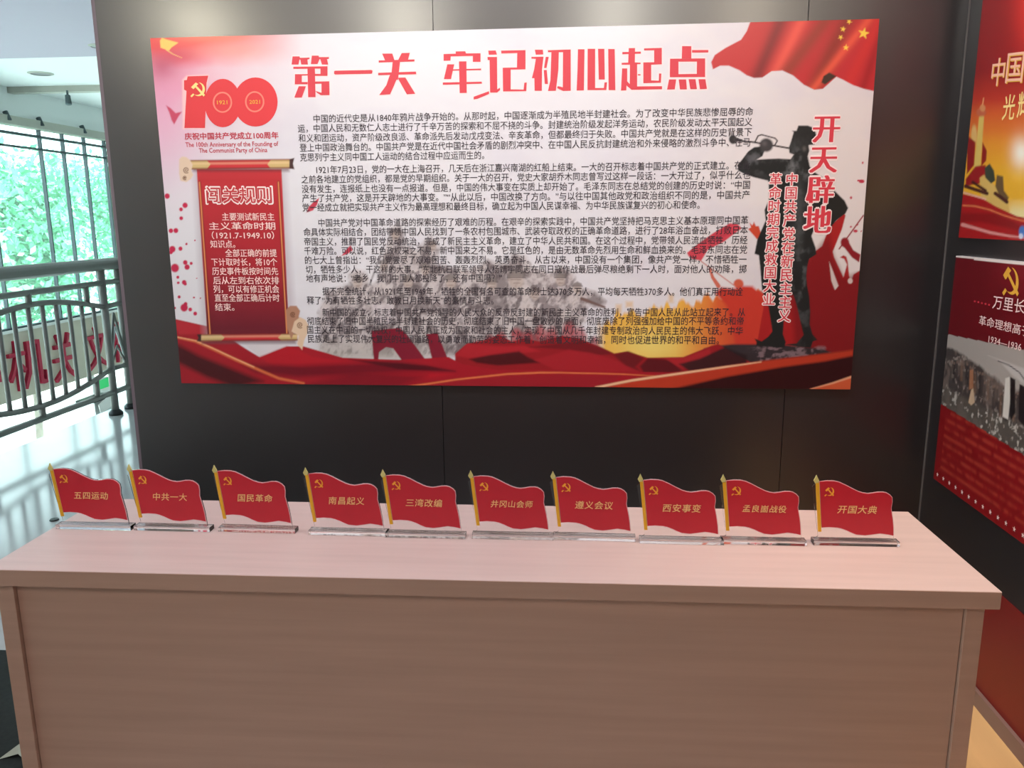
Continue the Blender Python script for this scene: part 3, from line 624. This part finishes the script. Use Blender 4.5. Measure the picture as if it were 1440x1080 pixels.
# scroll
P.poly([(272, 240), (402, 240), (416, 480), (286, 480)], (170, 150, 160), 5, .45)
SCR = [(276.7, 238), (396, 238), (406.5, 474), (292, 474)]
tmp = P.img.copy(); P.img[:] = 0; P.poly(SCR, (255, 255, 255), .6); sm = P.img[..., 0].copy(); P.img[:] = tmp
P.mix(sm, (192, 46, 54)); P.mix(sm * np.clip((Y - 250) / 110, 0, 1) * .7, (160, 34, 46)); P.mix(sm * np.clip((Y - 370) / 90, 0, 1) * .9, (100, 26, 42))
for a, b in (((280.5, 256), (295.5, 470)), ((391.5, 256), (403.5, 470))):
    P.line([a, b], 3.6, (110, 34, 34), .8); P.line([a, b], 1.5, (238, 150, 92), .5)
P.poly([(279, 256), (392, 256), (392, 252), (279, 252)], (184, 40, 46), 2, .4)
def rod(y0, y1, xl, xr, g1, g2):
    P.poly([(xl + 3, y1 - 1), (xr - 2, y1 - 2), (xr - 2, y1 + 4), (xl + 3, y1 + 4)], (90, 40, 48), 2, .6)
    P.poly([(xl, y0 + .5), (xr, y0 - 1), (xr, y1 - 1), (xl, y1 + .5)], (202, 48, 56), .6)
    P.poly([(xl, y0 + .5), (g1, y0 + .4), (g1 + 5, (y0 + y1) / 2), (g1, y1), (xl, y1 + .5)], (206, 176, 118), .5); P.poly([(xr, y0 - 1), (g2, y0 - .5), (g2 - 5, (y0 + y1) / 2), (g2, y1 - .5), (xr, y1 - 1)], (206, 176, 118), .5)
    P.line([(xl, y0 + 1), (xr, y0 - .5)], 2.2, (120, 50, 40), 1, .7); P.line([(xl, y1 - .2), (xr, y1 - 1.6)], 2.4, (110, 40, 36), 1, .75); P.line([(xl, (y0 + y1) / 2 - 1), (xr, (y0 + y1) / 2 - 2.5)], 2.6, (246, 210, 170), 1.4, .4)
rod(225, 237.5, 268, 409, 291, 381)
P.poly([(407, 224), (414, 222), (412, 230), (414, 238), (407, 237)], (70, 44, 44), .6)
rod(470, 479.5, 281, 418, 311, 396)
P.poly([(283, 470), (277, 470), (279, 475), (277, 480), (283, 480)], (70, 44, 44), .6)
def cloud(pts, c, spir):
    P.poly(pts, c, .7)
    for cx, cy, r in spir:
        P.line([(cx + r * (1 - k / 22) * math.cos(k * .55 + 1), cy + r * (1 - k / 22) * math.sin(k * .55 + 1)) for k in range(20)], 1.1, (110, 64, 44), .5)
cloud([(252, 224), (256, 220), (262, 221), (268, 226), (271, 232), (269, 240), (272, 246), (268, 252), (262, 256), (254, 254), (252, 244)], (224, 196, 172), ((262, 239, 4.5), (260, 250, 3)))
cloud([(402, 436), (408, 430), (417, 430), (422, 437), (420, 446), (428, 452), (424, 460), (414, 464), (410, 478), (404, 462)], (176, 128, 104), ((412, 442, 4),))
cloud([(414, 452), (422, 446), (430, 450), (434, 458), (432, 470), (428, 478), (425, 492), (418, 484), (420, 472), (410, 466)], (222, 192, 164), ((422, 457, 4.5),))
# 100 emblem
LR = (222, 52, 60)
P.poly([(x_ - 1, y_) for x_, y_ in ((259, 113), (264, 108), (293, 106.5), (290, 126), (288, 180), (259.5, 180))], (250, 200, 196), 1.4, .8, 1.5)
# caption strokes' soft halo under the title
G = []; GC = []
def gl(ox, oy, s, polys): g_ = [[(ox + x / s, oy + y / s) for x, y in p] for p in polys]; G.extend(g_); GC.append(g_)
gl(405, 70, 14.4, [[(95, 135), (235, 135), (245, 165), (440, 160), (435, 190), (395, 200), (405, 300), (270, 300), (250, 200), (235, 200), (215, 300), (75, 300)],
    [(485, 120), (620, 120), (630, 150), (830, 150), (830, 185), (790, 190), (815, 300), (690, 300), (655, 190), (640, 190), (600, 290), (465, 290)],
    [(110, 345), (800, 335), (800, 380), (110, 388)], [(395, 345), (545, 345), (560, 960), (410, 960)], [(660, 345), (800, 340), (800, 530), (660, 530)], [(540, 490), (700, 490), (700, 530), (540, 530)],
    [(145, 495), (400, 495), (400, 520), (145, 530)], [(145, 500), (280, 500), (280, 700), (140, 700)], [(150, 655), (400, 655), (400, 700), (150, 700)], [(545, 645), (835, 640), (835, 685), (545, 690)],
    [(680, 650), (835, 645), (842, 920), (680, 920)], [(555, 835), (700, 880), (700, 922), (660, 915), (600, 880)], [(220, 740), (365, 740), (280, 968), (130, 968)]])
gl(400, 40, 4.5, [[(315, 272), (320, 268), (550, 263), (558, 268), (555, 285), (550, 287), (322, 292), (315, 288)]])
gl(525, 65, 14.4, [[(180, 150), (385, 150), (430, 285), (240, 290)], [(575, 140), (740, 135), (700, 290), (500, 290)], [(110, 290), (835, 268), (835, 310), (110, 332)],
    [(395, 300), (545, 290), (515, 560), (500, 680), (470, 680), (340, 975), (120, 990), (265, 790), (330, 600), (370, 540)], [(100, 540), (865, 515), (868, 568), (100, 588)], [(500, 640), (650, 635), (850, 965), (680, 975), (515, 680)]])
gl(615, 65, 13.5, [[(120, 150), (350, 142), (350, 100), (530, 98), (545, 138), (820, 135), (820, 298), (675, 298), (675, 185), (255, 195), (250, 275), (120, 278)], [(190, 345), (320, 345), (260, 625), (125, 625)],
    [(295, 440), (830, 425), (830, 455), (295, 465)], [(412, 290), (552, 288), (558, 888), (425, 890)], [(105, 690), (840, 675), (850, 710), (105, 733)], [(690, 960), (980, 855), (985, 905), (760, 1000), (690, 1012)]])
gl(660, 65, 13.5, [[(360, 85), (500, 82), (525, 160), (370, 163)], [(345, 205), (525, 205), (530, 820), (580, 790), (585, 830), (530, 880), (395, 880), (385, 265), (350, 262)],
    [(605, 85), (1065, 75), (1065, 440), (785, 445), (785, 820), (1030, 825), (1045, 695), (1090, 690), (1080, 855), (640, 860), (635, 410), (905, 405), (910, 130), (608, 138)]])
gl(740, 60, 14.4, [[(175, 145), (335, 145), (345, 240), (195, 245)], [(105, 290), (350, 285), (320, 540), (315, 975), (170, 975), (165, 720), (115, 720), (160, 540), (195, 330), (105, 325)], [(395, 290), (455, 290), (410, 515), (360, 515)],
    [(355, 555), (415, 555), (440, 840), (375, 835)], [(440, 155), (900, 140), (900, 975), (745, 978), (625, 920), (640, 880), (740, 905), (745, 195), (660, 195), (650, 560), (600, 975), (440, 978), (490, 760), (510, 195), (440, 195)]])
gl(805, 60, 15.43, [[(120, 145), (262, 145), (248, 1035), (90, 1040), (110, 560)], [(330, 135), (492, 135), (490, 985), (680, 985), (695, 865), (750, 860), (735, 1028), (325, 1030)], [(555, 135), (692, 135), (700, 800), (570, 800)], [(775, 140), (915, 140), (930, 1030), (785, 1030)]])
gl(868, 60, 15.43, [[(250, 120), (385, 118), (380, 430), (505, 435), (505, 465), (430, 470), (430, 950), (970, 945), (970, 1010), (310, 1025), (200, 930), (195, 1035), (80, 1040), (105, 560), (215, 560), (215, 840), (270, 900), (275, 480), (95, 480), (95, 440), (235, 435)],
    [(110, 205), (510, 195), (510, 240), (110, 255)], [(445, 685), (505, 685), (505, 712), (445, 712)], [(580, 125), (965, 115), (965, 470), (735, 480), (735, 820), (900, 825), (905, 670), (955, 670), (945, 870), (565, 880), (565, 430), (800, 425), (800, 165), (580, 168)]])
gl(930, 58, 14.4, [[(420, 100), (605, 100), (605, 350), (412, 350)], [(175, 355), (885, 348), (885, 412), (175, 415)], [(175, 410), (345, 410), (345, 728), (170, 728)], [(720, 410), (885, 410), (885, 725), (715, 725)], [(345, 668), (720, 662), (720, 725), (345, 728)],
    [(620, 180), (950, 178), (950, 228), (620, 232)], [(155, 775), (300, 775), (270, 975), (115, 978)], [(350, 775), (500, 775), (515, 975), (375, 975)], [(550, 770), (690, 770), (720, 970), (585, 970)], [(750, 770), (890, 770), (920, 965), (780, 972)]])
for p in G: P.poly(p, (250, 222, 222), .7, .85, 1.7)
P.build('board_print', PM, bo, .0006)

def rnd_poly(cx, cy, rx, ry, n=40): return [(cx + rx * math.cos(2 * math.pi * k / n), cy + ry * math.sin(2 * math.pi * k / n)) for k in range(n)]
for g_ in GC:
    V = []; Fc = []
    for k, p in enumerate(g_):
        i = len(V); V += [SB.w(*SB.uv(x, y), .0012 + 3e-5 * k) for x, y in p]; Fc.append(list(range(i, i + len(p))))
    me = bpy.data.meshes.new('title_character'); me.from_pydata(V, [], Fc); me.update(); link('title_character', me, M['redink'], bo)
flat('anniversary_logo', SB, [[(259, 113), (263, 112.5), (264, 107.5), (293, 106.5), (290.5, 117), (288.5, 180), (259.5, 180), (262.5, 128), (259, 126)]], M['deepred'], bo, .0012)
flat('anniversary_logo', SB, [rnd_poly(313.5, 145, 25.5, 34)], M['deepred'], bo, .0014)
flat('anniversary_logo', SB, [rnd_poly(359.5, 143.5, 31, 34.5)], M['deepred'], bo, .0013)
rg = []
for cx, cy in ((313.2, 144), (358.5, 143.2)):
    o_ = rnd_poly(cx, cy, 13.6, 14.8); i_ = rnd_poly(cx, cy, 11.4, 12.6)
    rg = [[o_[k], o_[(k + 1) % 40], i_[(k + 1) % 40], i_[k]] for k in range(40)]
    flat('logo_ring', SB, rg, bpy.data.materials.get('logo_coral_ring') or mat('logo_coral_ring', (244, 128, 112), .45), bo, .0018)
flat('emblem', SB, emblem_polys(279, 126, 11.5), M['paleyellow'], bo, .0020)
for l_ in (('1921', (305.5, 144), (320, 143.8), 7), ('2021', (351, 143.4), (366, 143.2), 7)): lettering('year_lettering', SB, [l_], M['goldink'], bo, .0020, .01)
lettering('logo_caption', SB, [('庆祝中国共产党成立100周年', (259.8, 192), (391.8, 190.4), 9.5)], M['capred'], bo, .0014, .022)
lettering('logo_caption', SB, [('The 100th Anniversary of the Founding of', (261, 203.4), (391.5, 201.8), 8.6), ('The Communist Party of China', (280, 211.6), (376, 210.6), 8.6)], M['capred'], bo, .0014, .012)
body = [
 ('中国的近代史是从1840年鸦片战争开始的。从那时起，中国逐渐成为半殖民地半封建社会。为了改变中华民族悲惨屈辱的命', (441, 167.3), (1059, 157)),
 ('运，中国人民和无数仁人志士进行了千辛万苦的探索和不屈不挠的斗争。封建统治阶级发起洋务运动，农民阶级发动太平天国起义', (419, 181), (1057.6, 171.4)),
 ('和义和团运动，资产阶级改良派、革命派先后发动戊戌变法、辛亥革命，但都最终归于失败。中国共产党就是在这样的历史背景下', (420, 194.6), (1057, 185.7)),
 ('登上中国政治舞台的。中国共产党是在近代中国社会矛盾的剧烈冲突中、在中国人民反抗封建统治和外来侵略的激烈斗争中、在马', (421.5, 208), (1055, 200)),
 ('克思列宁主义同中国工人运动的结合过程中应运而生的。', (422, 221.6), (681, 218.2)),
 ('1921年7月23日，党的一大在上海召开，几天后在浙江嘉兴南湖的红船上结束。一大的召开标志着中国共产党的正式建立。在此', (445, 239), (1055, 232.4)),
 ('之前各地建立的党组织，都是党的早期组织。关于一大的召开，党史大家胡乔木同志曾写过这样一段话：一大开过了，似乎什么也', (424, 252.6), (1055, 246)),
 ('没有发生，连报纸上也没有一点报道。但是，中国的伟大事变在实质上却开始了。毛泽东同志在总结党的创建的历史时说：“中国', (424.5, 266), (1054.5, 260)),
 ('产生了共产党，这是开天辟地的大事变。”“从此以后，中国改换了方向。”与以往中国其他政党和政治组织不同的是，中国共产', (425, 279), (1054, 274)),
 ('党一经成立就把实现共产主义作为最高理想和最终目标，确立起为中国人民谋幸福、为中华民族谋复兴的初心和使命。', (425.5, 292), (984, 288)),
 ('中国共产党对中国革命道路的探索经历了艰难的历程。在艰辛的探索实践中，中国共产党坚持把马克思主义基本原理同中国革', (448, 313.6), (1052, 309.8)),
 ('命具体实际相结合，团结带领中国人民找到了一条农村包围城市、武装夺取政权的正确革命道路，进行了28年浴血奋战，打败日本', (427, 326.7), (1051.5, 323.5)),
 ('帝国主义，推翻了国民党反动统治，完成了新民主主义革命，建立了中华人民共和国。在这个过程中，党带领人民流血牺牲，历经', (428, 340), (1051, 337.5)),
 ('千难万险。可以说，红色政权来之不易，新中国来之不易。它是红色的，是由无数革命先烈用生命和鲜血换来的。毛泽东同志在党', (428, 353), (1050.5, 351)),
 ('的七大上曾指出：“我们党尝尽了艰难困苦、轰轰烈烈、英勇奋斗。从古以来，中国没有一个集团，像共产党一样，不惜牺牲一', (429, 366), (1049.7, 364.7)),
 ('切，牺牲多少人，干这样的大事。”东北抗日联军领导人杨靖宇同志在同日寇作战最后弹尽粮绝剩下一人时，面对他人的劝降，掷', (430, 379), (1049.7, 378.4)),
 ('地有声地说：“老乡，我们中国人都投降了，还有中国吗？”', (430.6, 391.5), (706, 391)),
 ('据不完全统计，从1921年至1949年，牺牲的全国有名可查的革命烈士达370多万人，平均每天牺牲370多人。他们真正用行动诠', (453.5, 409.8), (1044.4, 410.2)),
 ('释了“为有牺牲多壮志，敢教日月换新天”的豪情与斗志。', (431.8, 422.5), (694, 422.7)),
 ('新中国的成立，标志着中国共产党领导的人民大众的反帝反封建的新民主主义革命的胜利，宣告中国人民从此站立起来了。从', (453.5, 439.4), (1048, 439)),
 ('彻底结束了旧中国半殖民地半封建社会的历史，彻底结束了旧中国一盘散沙的局面，彻底废除了列强强加给中国的不平等条约和帝', (432, 451.6), (1045.7, 451.5)),
 ('国主义在中国的一切特权，中国人民真正成为国家和社会的主人，实现了中国从几千年封建专制政治向人民民主的伟大飞跃，中华', (432, 463.8), (1044.4, 465.3)),
 ('民族走上了实现伟大复兴的壮阔道路，以勇敢而勤劳的姿态工作着，创造着文明和幸福，同时也促进世界的和平和自由。', (433, 476.4), (1011, 478.4))]
for i0, i1 in ((0, 5), (5, 10), (10, 17), (17, 19), (19, 23)):
    lettering('body_lettering', SB, [(s_, a_, b_, 11.4) for s_, a_, b_ in body[i0:i1]], M['black'], bo, .0016, .005)
rules = [('主要测试新民主', (312.4, 305), (386, 305)), ('主义革命时期', (294, 318), (387.4, 318)), ('（1921.7-1949.10）', (298, 331), (385.6, 331)), ('知识点。', (296, 343.4), (331, 343.4)), ('全部正确的前提', (317, 356), (389.5, 356)), ('下计取时长，将10个', (297.4, 368.6), (390, 368.6)),
 ('历史事件板按时间先', (298.7, 381.5), (391.3, 381.5)), ('后从左到右依次排', (300, 394.5), (392.6, 394.5)), ('列，可以有修正机会', (300.5, 406.7), (392.8, 406.7)), ('直至全部正确后计时', (302, 419), (393.3, 419)), ('结束。', (302.6, 432), (329.8, 432))]
lettering('scroll_lettering', SB, [(s_, a_, b_, 10.6) for s_, a_, b_ in rules], M['scrollink'], bo, .0016, .01)
lettering('scroll_title_outline', SB, [('闯关规则', (288.5, 275), (384.5, 275), 24.5)], M['whiteink'], bo, .0014, .055)
lettering('scroll_title', SB, [('闯关规则', (290.5, 275), (382.5, 275), 22.5)], M['scrollred'], bo, .0018, .018)
for nm, mt, bd_, of in (('heading_outline', M['whiteink'], .068, .0014), ('heading_lettering', M['redink'], -.034, .0020)):
    vertical(nm, SB, '开天辟地', (1162, 181.5), (1149.5, 310), 40, mt, bo, of, bd_, .98)
for nm, mt, bd_, of in (('column_outline', M['whiteink'], .09, .0014), ('column_lettering', M['redink'], .012, .0020)):
    vertical(nm, SB, '中国共产党在新民主主义', (1113.3, 252.5), (1102.5, 444), 18.5, mt, bo, of, bd_, .98)
    vertical(nm, SB, '革命时期完成救国大业', (1090.5, 252.5), (1081, 421), 18.5, mt, bo, of, bd_, .98)

# ------------------------------------------------------------------ posters on the right wall
SR = Sheet((WR - .018, 0, 0), (0, -1, 0), (-1, 0, 0))
po = thing('wall_poster', 'upper red and gold poster with a sunburst on the dark right wall', 'poster', (0, 0, 0))
PU0, PU1, PV0, PV1 = .122, .98, 1.337, 2.5
box('poster_board', (WR - .018, -PU1, PV0), (WR, -PU0, PV1), M['board'], po)
P = Paint(SR, PU0, PU1, PV0, PV1, .0033); X, Y = P.X, P.Y
yy = np.clip(Y, -60, 345)
P.img[:] = lin((148, 22, 28))
P.mix(np.exp(-((X - 1452) / 26) ** 2 - ((Y - 10) / 70) ** 2) * .95, (232, 52, 44))
P.mix(np.clip((Y - 100) / 60, 0, 1), (206, 62, 40)); P.mix(np.clip((Y - 140) / 60, 0, 1), (226, 132, 46)); P.mix(np.clip((Y - 185) / 60, 0, 1), (230, 172, 44))
P.mix(np.clip((1385 - X) / 30, 0, 1) * np.clip((200 - Y) / 120, 0, 1) * .6, (110, 16, 22))
P.blob(1436, 215, 14, 22, (250, 238, 220), 1); P.mix(np.clip((Y - 278) / 20, 0, 1) * np.clip((X - 1405) / 20, 0, 1), (232, 212, 150))
P.line([(1383.5, 138), (1381.5, 150)], 1.6, (226, 150, 100)); P.line([(1380.5, 165), (1377.5, 200), (1374, 236)], (7, 8, 9), (216, 184, 96), .8)
P.blob(1380, 158, 7, 6, (196, 100, 70), .9, 2); P.blob(1382, 152, 4, 5, (210, 140, 90), .9, 2); P.blob(1370, 190, 4, 14, (220, 190, 120), .7, 2)
P.poly([(1360, 190), (1372, 200), (1370, 232), (1360, 245)], (140, 24, 26), 1); P.poly([(1382, 200), (1388, 212), (1387, 226), (1380, 234)], (140, 26, 26), .8)
P.poly([(1358, 252), (1372, 234), (1386, 232), (1388, 246), (1378, 258), (1358, 262)], (150, 26, 30), 1.2)
P.poly([(1378, 250), (1384, 246), (1400, 262), (1418, 285), (1420, 298), (1400, 300), (1380, 280)], (214, 176, 96), 1.4)
P.poly([(1385, 236), (1392, 230), (1398, 240), (1400, 254), (1394, 258), (1386, 250)], (60, 66, 52), .9); P.poly([(1402, 246), (1411, 248), (1412, 268), (1419, 278), (1416, 284), (1406, 276), (1400, 262)], (104, 80, 50), 1)
for (x0, y0), (x1, y1), wd in (((1358, 262), (1388, 272), 5), ((1368, 256), (1386, 268), 4), ((1394, 292), (1414, 300), 4), ((1400, 272), (1416, 284), 5)): P.line([(x0, y0), (x1, y1)], wd, (70, 26, 26), 1)
P.poly([(1350, 272), (1380, 278), (1400, 290), (1430, 304), (1460, 310), (1560, 330), (1560, 352), (1340, 350)], (168, 24, 28), .9)
P.line([(1356, 271), (1376, 277), (1386, 280)], 2.6, (226, 170, 150), .7); P.line([(1355, 289), (1372, 290), (1392, 295), (1412, 303), (1436, 310), (1500, 318)], 2.2, (214, 116, 72), .9)
P.poly([(1350, 300), (1400, 300), (1440, 318), (1440, 326), (1380, 312), (1350, 312)], (120, 14, 20), 2.5, .7); P.line([(1354, 316), (1372, 321), (1392, 327), (1420, 332), (1450, 335)], (5, 4, 4, 3, 2), (222, 146, 140), .9)
P.blob(1438, 326, 5, 8, (70, 120, 190), 1, 2); P.blob(1436, 332, 3, 4, (210, 220, 235), .9, 2)
P.build('poster_print', PM, po, .0006)
def ital(name, ch, x0, x1, y, h, m, off, bold):
    lettering(name, SR, [(ch, (x0, y + .5), (x1, y - 1.5), h)], m, po, off, bold)
ital('poster_lettering', '中', 1396, 1414, 103, 37, M['goldink'], .0012, .02); ital('poster_lettering', '中', 1395.3, 1413.3, 102.4, 37, mat('poster_pale_pink_ink', (250, 190, 160), .45), .0016, .005)
ital('poster_lettering', '国', 1417, 1441, 96, 42, M['goldink'], .0012, .02); ital('poster_lettering', '国', 1416.2, 1440.2, 95.4, 42, bpy.data.materials['poster_pale_pink_ink'], .0016, .005)
ital('poster_lettering', '光', 1411, 1428, 152, 34, M['paleyellow'], .0012, .012); ital('poster_lettering', '辉', 1432, 1452, 148, 36, M['paleyellow'], .0012, .012)

pl = thing('wall_poster', 'lower dark red poster with hammer emblem and grey marching crowd', 'poster', (0, 0, 0))
QU0, QU1, QV0, QV1 = .118, 1.05, .5655, 1.282
box('poster_board', (WR - .018, -QU1, QV0), (WR, -QU0, QV1), M['board'], pl)
P = Paint(SR, QU0, QU1, QV0, QV1, .003); X, Y = P.X, P.Y
P.img[:] = lin((104, 14, 24)); P.mix(np.clip((X - 1385) / 40, 0, 1) * np.clip((430 - Y) / 50, 0, 1) * .7, (132, 16, 30))
t0 = 471 + (X - 1337) * .20; t1 = 572 + (X - 1330) * .62
dv = (Y - t0) / (t1 - t0)
P.mix(((Y - (359 + (X - 1350) * .118)) < 3.6) * 1., (236, 222, 214))  # pale strip painted in for the light caught by the board's top edge
ph = (dv > 0) & (dv < 1)
P.mix(ph * 1., (168, 158, 150)); c1 = P.noise(9, 26, 4, 51); c2 = P.noise(4, 8, 3, 52); c3 = P.noise(20, 14, 3, 53)
crowd = np.clip((dv - .10 - .22 * np.clip((X - 1345) / 70, 0, 1) - .12 * c1) / .05, 0, 1) * ph
P.mix(crowd * .93, (54, 44, 44)); P.mix(crowd * np.clip((c1 - .52) * 6, 0, .75), (120, 104, 96)); P.mix(crowd * np.clip((c2 - .62) * 6, 0, .6), (170, 156, 146)); P.mix(ph * np.clip((dv - .70) / .08, 0, 1) * (.4 + .5 * c3), (100, 92, 84))
P.mix(ph * np.clip((dv - .72) / .05, 0, 1) * np.clip((c2 - .62) * 6, 0, .7), (206, 198, 188))
q = np.random.RandomState(5)
for k in range(34):
    x_ = 1338 + k * 3.6 + q.rand() * 2; tt = 471 + (x_ - 1337) * .20; tb_ = 572 + (x_ - 1330) * .62; hh = tb_ - tt; y_ = tt + hh * (.30 + .16 * min(1, max(0, (x_ - 1345) / 70)) + .1 * q.rand())
    c = ((96, 84, 78), (70, 60, 58), (128, 96, 76), (36, 30, 32), (60, 50, 50))[(k * 3) % 5]
    P.line([(x_, y_), (x_ - .6, y_ + hh * .2)], (2.6, 3.8), c, 1.4, .6); P.blob(x_, y_ - hh * .03, 1.3, 2.0, (128, 104, 92), .7, 2)
P.poly([(1414, 532), (1420, 530), (1421, 560), (1418, 590), (1410, 586), (1412, 560)], (214, 206, 196), .8); P.poly([(1421, 530), (1428, 534), (1428, 580), (1421, 592)], (30, 26, 28), .8); P.poly([(1434, 540), (1444, 545), (1442, 600), (1432, 590)], (36, 30, 32), .8)
P.poly([(1390, 500), (1404, 506), (1424, 528), (1446, 544), (1446, 520), (1424, 512)], (196, 188, 182), 1.5, .8); P.line([(1404, 508), (1420, 514), (1434, 524), (1444, 538)], 1.4, (72, 66, 70), .6)
P.poly([(1366, 548), (1369, 546), (1371, 566), (1366, 570), (1362, 566)], (200, 170, 140), .8); P.poly([(1364, 520), (1369, 520), (1369, 546), (1363, 548)], (180, 120, 84), .9, .8)
bl = (dv >= 1); P.mix(bl * 1., (136, 18, 24)); P.mix(bl * np.clip((Y - 640) / 140, 0, 1) * .4, (160, 26, 30))
# faint rows of small print
for r_ in range(8):
    z_ = .80 - r_ * .026
    band = np.exp(-((P.V - (z_ - QV0) - QV0 + .0) / .006) ** 2) * (P.U > .16 + (.03 if r_ == 0 else 0)) * bl
    P.mix(band * np.clip((P.noise(5, 300, 2, 60 + r_) - .2) * 1.4, 0, .5), (196, 74, 56))
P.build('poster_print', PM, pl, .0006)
flat('emblem', SR, [[(x, y + (x - 1425) * .18) for x, y in p] for p in emblem_polys(1422, 395, 1)] and [[(1422.5 + x * 13, 395.5 - y * 23 + x * 2.5) for x, y in p] for p in emblem_polys(0, 0, 1, 1)], M['goldink'], pl, .0014)
lettering('poster_lettering', SR, [('万里长征', (1397, 424.5), (1459, 435), 19)], M['scrollink'], pl, .0014, .006)
lettering('poster_lettering', SR, [('革命理想高于天', (1377.5, 450), (1464, 471), 13.5)], M['scrollink'], pl, .0014, .004)
lettering('poster_lettering', SR, [('1934—1936', (1391, 476.5), (1437, 488.5), 12)], M['scrollink'], pl, .0014, .006)
stars = []
for k in range(5): stars.append(star(1371.5 + k * 5, 423.8 + k * 1.2, 2.2))
flat('star_row', SR, stars, M['redink'], pl, .0014)
flat('star_row', SR, [star(.145 + k * .0425, QV0 + .022, .0085, 0, 1) for k in range(21)], M['scrollink'], pl, .0014, pix=False)

# ------------------------------------------------------------------ the ten flag stands
SX = .00147
def fl(cx, cy): return ((cx / 5.333 + 1000 - 1141.6) * SX, (762 - (cy / 5.333 + 650)) * SX / .95 + .0125)
RED = [fl(*p) for p in ((776, 178), (830, 174), (880, 175), (915, 182), (960, 201), (1010, 226), (1060, 249), (1095, 259), (1130, 263), (1165, 258), (1200, 251), (1235, 250), (1260, 255), (1285, 269), (1302, 287), (1306, 320), (1302, 365), (1312, 410), (1322, 455), (1331, 510), (1337, 568), (1300, 559), (1240, 552), (1180, 562), (1130, 569), (1070, 564), (1030, 549), (1000, 535), (960, 521), (930, 515), (870, 512), (815, 518))]
def grow(poly, d):
    n = len(poly); out = []
    for i in range(n):
        a, b = Vector(poly[i - 1]), Vector(poly[(i + 1) % n]); t = (b - a).normalized(); out.append((poly[i][0] - t.y * d, poly[i][1] + t.x * d))
    return out
def slab(name, poly, y0, y1, m, parent, bev=0):
    bm = bmesh.new(); vs = [bm.verts.new((x, y0, z)) for x, z in poly]; f = bm.faces.new(vs)
    r = bmesh.ops.extrude_face_region(bm, geom=[f])
    for v in [e for e in r['geom'] if isinstance(e, bmesh.types.BMVert)]: v.co.y = y1
    return link(name, done(bm, name), m, parent)
M['edge'] = mat('pale_print_edge', (236, 196, 200), .3)
BW = .172
RG = grow(RED, .0015)
panel = RG[:20] + [(RG[20][0] + .001, .0103), (.004, .0103), (.011, .016)] + [(RG[0][0] - .012, RG[0][1] - .012)]
def flag_stand(i, text, x, y, rz, lab):
    t = thing('flag_stand', lab, 'flag stand', (x, y, TH + .0002), rz, 'red flag stands in a row on the table')
    box('acrylic_base', (0, -.011, 0), (BW, .012, .010), M['acrylic'], t, bevel=.0006)
    slab('acrylic_panel', panel, .0, .0028, M['acrylic'], t)
    slab('pale_edge', RG, -.0012, -.0002, M['edge'], t)
    rp = slab('red_flag', RED, -.0022, -.0013, M['flagred'], t)
    pb = slab('flag_pole', [fl(*p) for p in ((748, 186), (772, 186), (814, 548), (790, 548))], -.0030, -.0004, M['pole'], t)
    slab('spear_tip', [fl(*p) for p in ((750, 130), (760, 150), (771, 170), (764, 190), (744, 190), (732, 170), (742, 150))], -.0030, -.0004, M['tip'], pb)
    Sf = Sheet((0, -.0023, 0), (1, 0, 0), (0, -1, 0))
    ex, ez = fl(852, 250)
    flat('emblem', Sf, emblem_polys(ex, ez, .0108, 1), M['emblemgold'], rp, .0003, pix=False)
    V = []; Fc = []; n = len(text); cx, cz = fl(1062, 380); Wt = .080 if n == 4 else .090; cw = Wt / n * .96
    for k, ch in enumerate(text):
        co, fs = glyphs(ch, .012); j = len(V); X0 = cx - Wt / 2 + (k + .5) * Wt / n
        for a, b, z in co: V.append((X0 + (a - .5) * cw + .12 * (b - .36) * cw, -.0026 - z, cz + (b - .36) * cw * .96))
        Fc.extend([tuple(q_ + j for q_ in f) for f in fs])
    me = bpy.data.meshes.new('flag_lettering'); me.from_pydata(V, [], Fc); me.update(); link('flag_lettering', me, M['flaggold'], rp)
names = ['五四运动', '中共一大', '国民革命', '南昌起义', '三湾改编', '井冈山会师', '遵义会议', '西安事变', '孟良崮战役', '开国大典']
pb_px = [95, 203.5, 320.7, 446, 552.6, 673.5, 787, 907.7, 1022, 1150.6]
fy = [-1.119, -1.116, -1.112, -1.118, -1.121, -1.117, -1.112, -1.120, -1.113, -1.107]
extra = ['at the left end of the row', 'second from the left', 'third from the left', 'fourth from the left', 'fifth from the left', 'sixth from the left', 'seventh from the left', 'eighth from the left', 'ninth from the left', 'at the right end of the row']
plx = fl(803, 548)[0]
for i in range(10):
    S_ = Sheet((0, fy[i], 0), (1, 0, 0), (0, -1, 0)); u, v = S_.uv(pb_px[i], 745)
    flag_stand(i, names[i], u - plx, fy[i] - .009, (.004, -.004, -.01, .006, 0, .008, -.008, .004, 0, .01)[i], 'small red flag on clear acrylic stand lettered %s, %s' % (names[i], extra[i]))
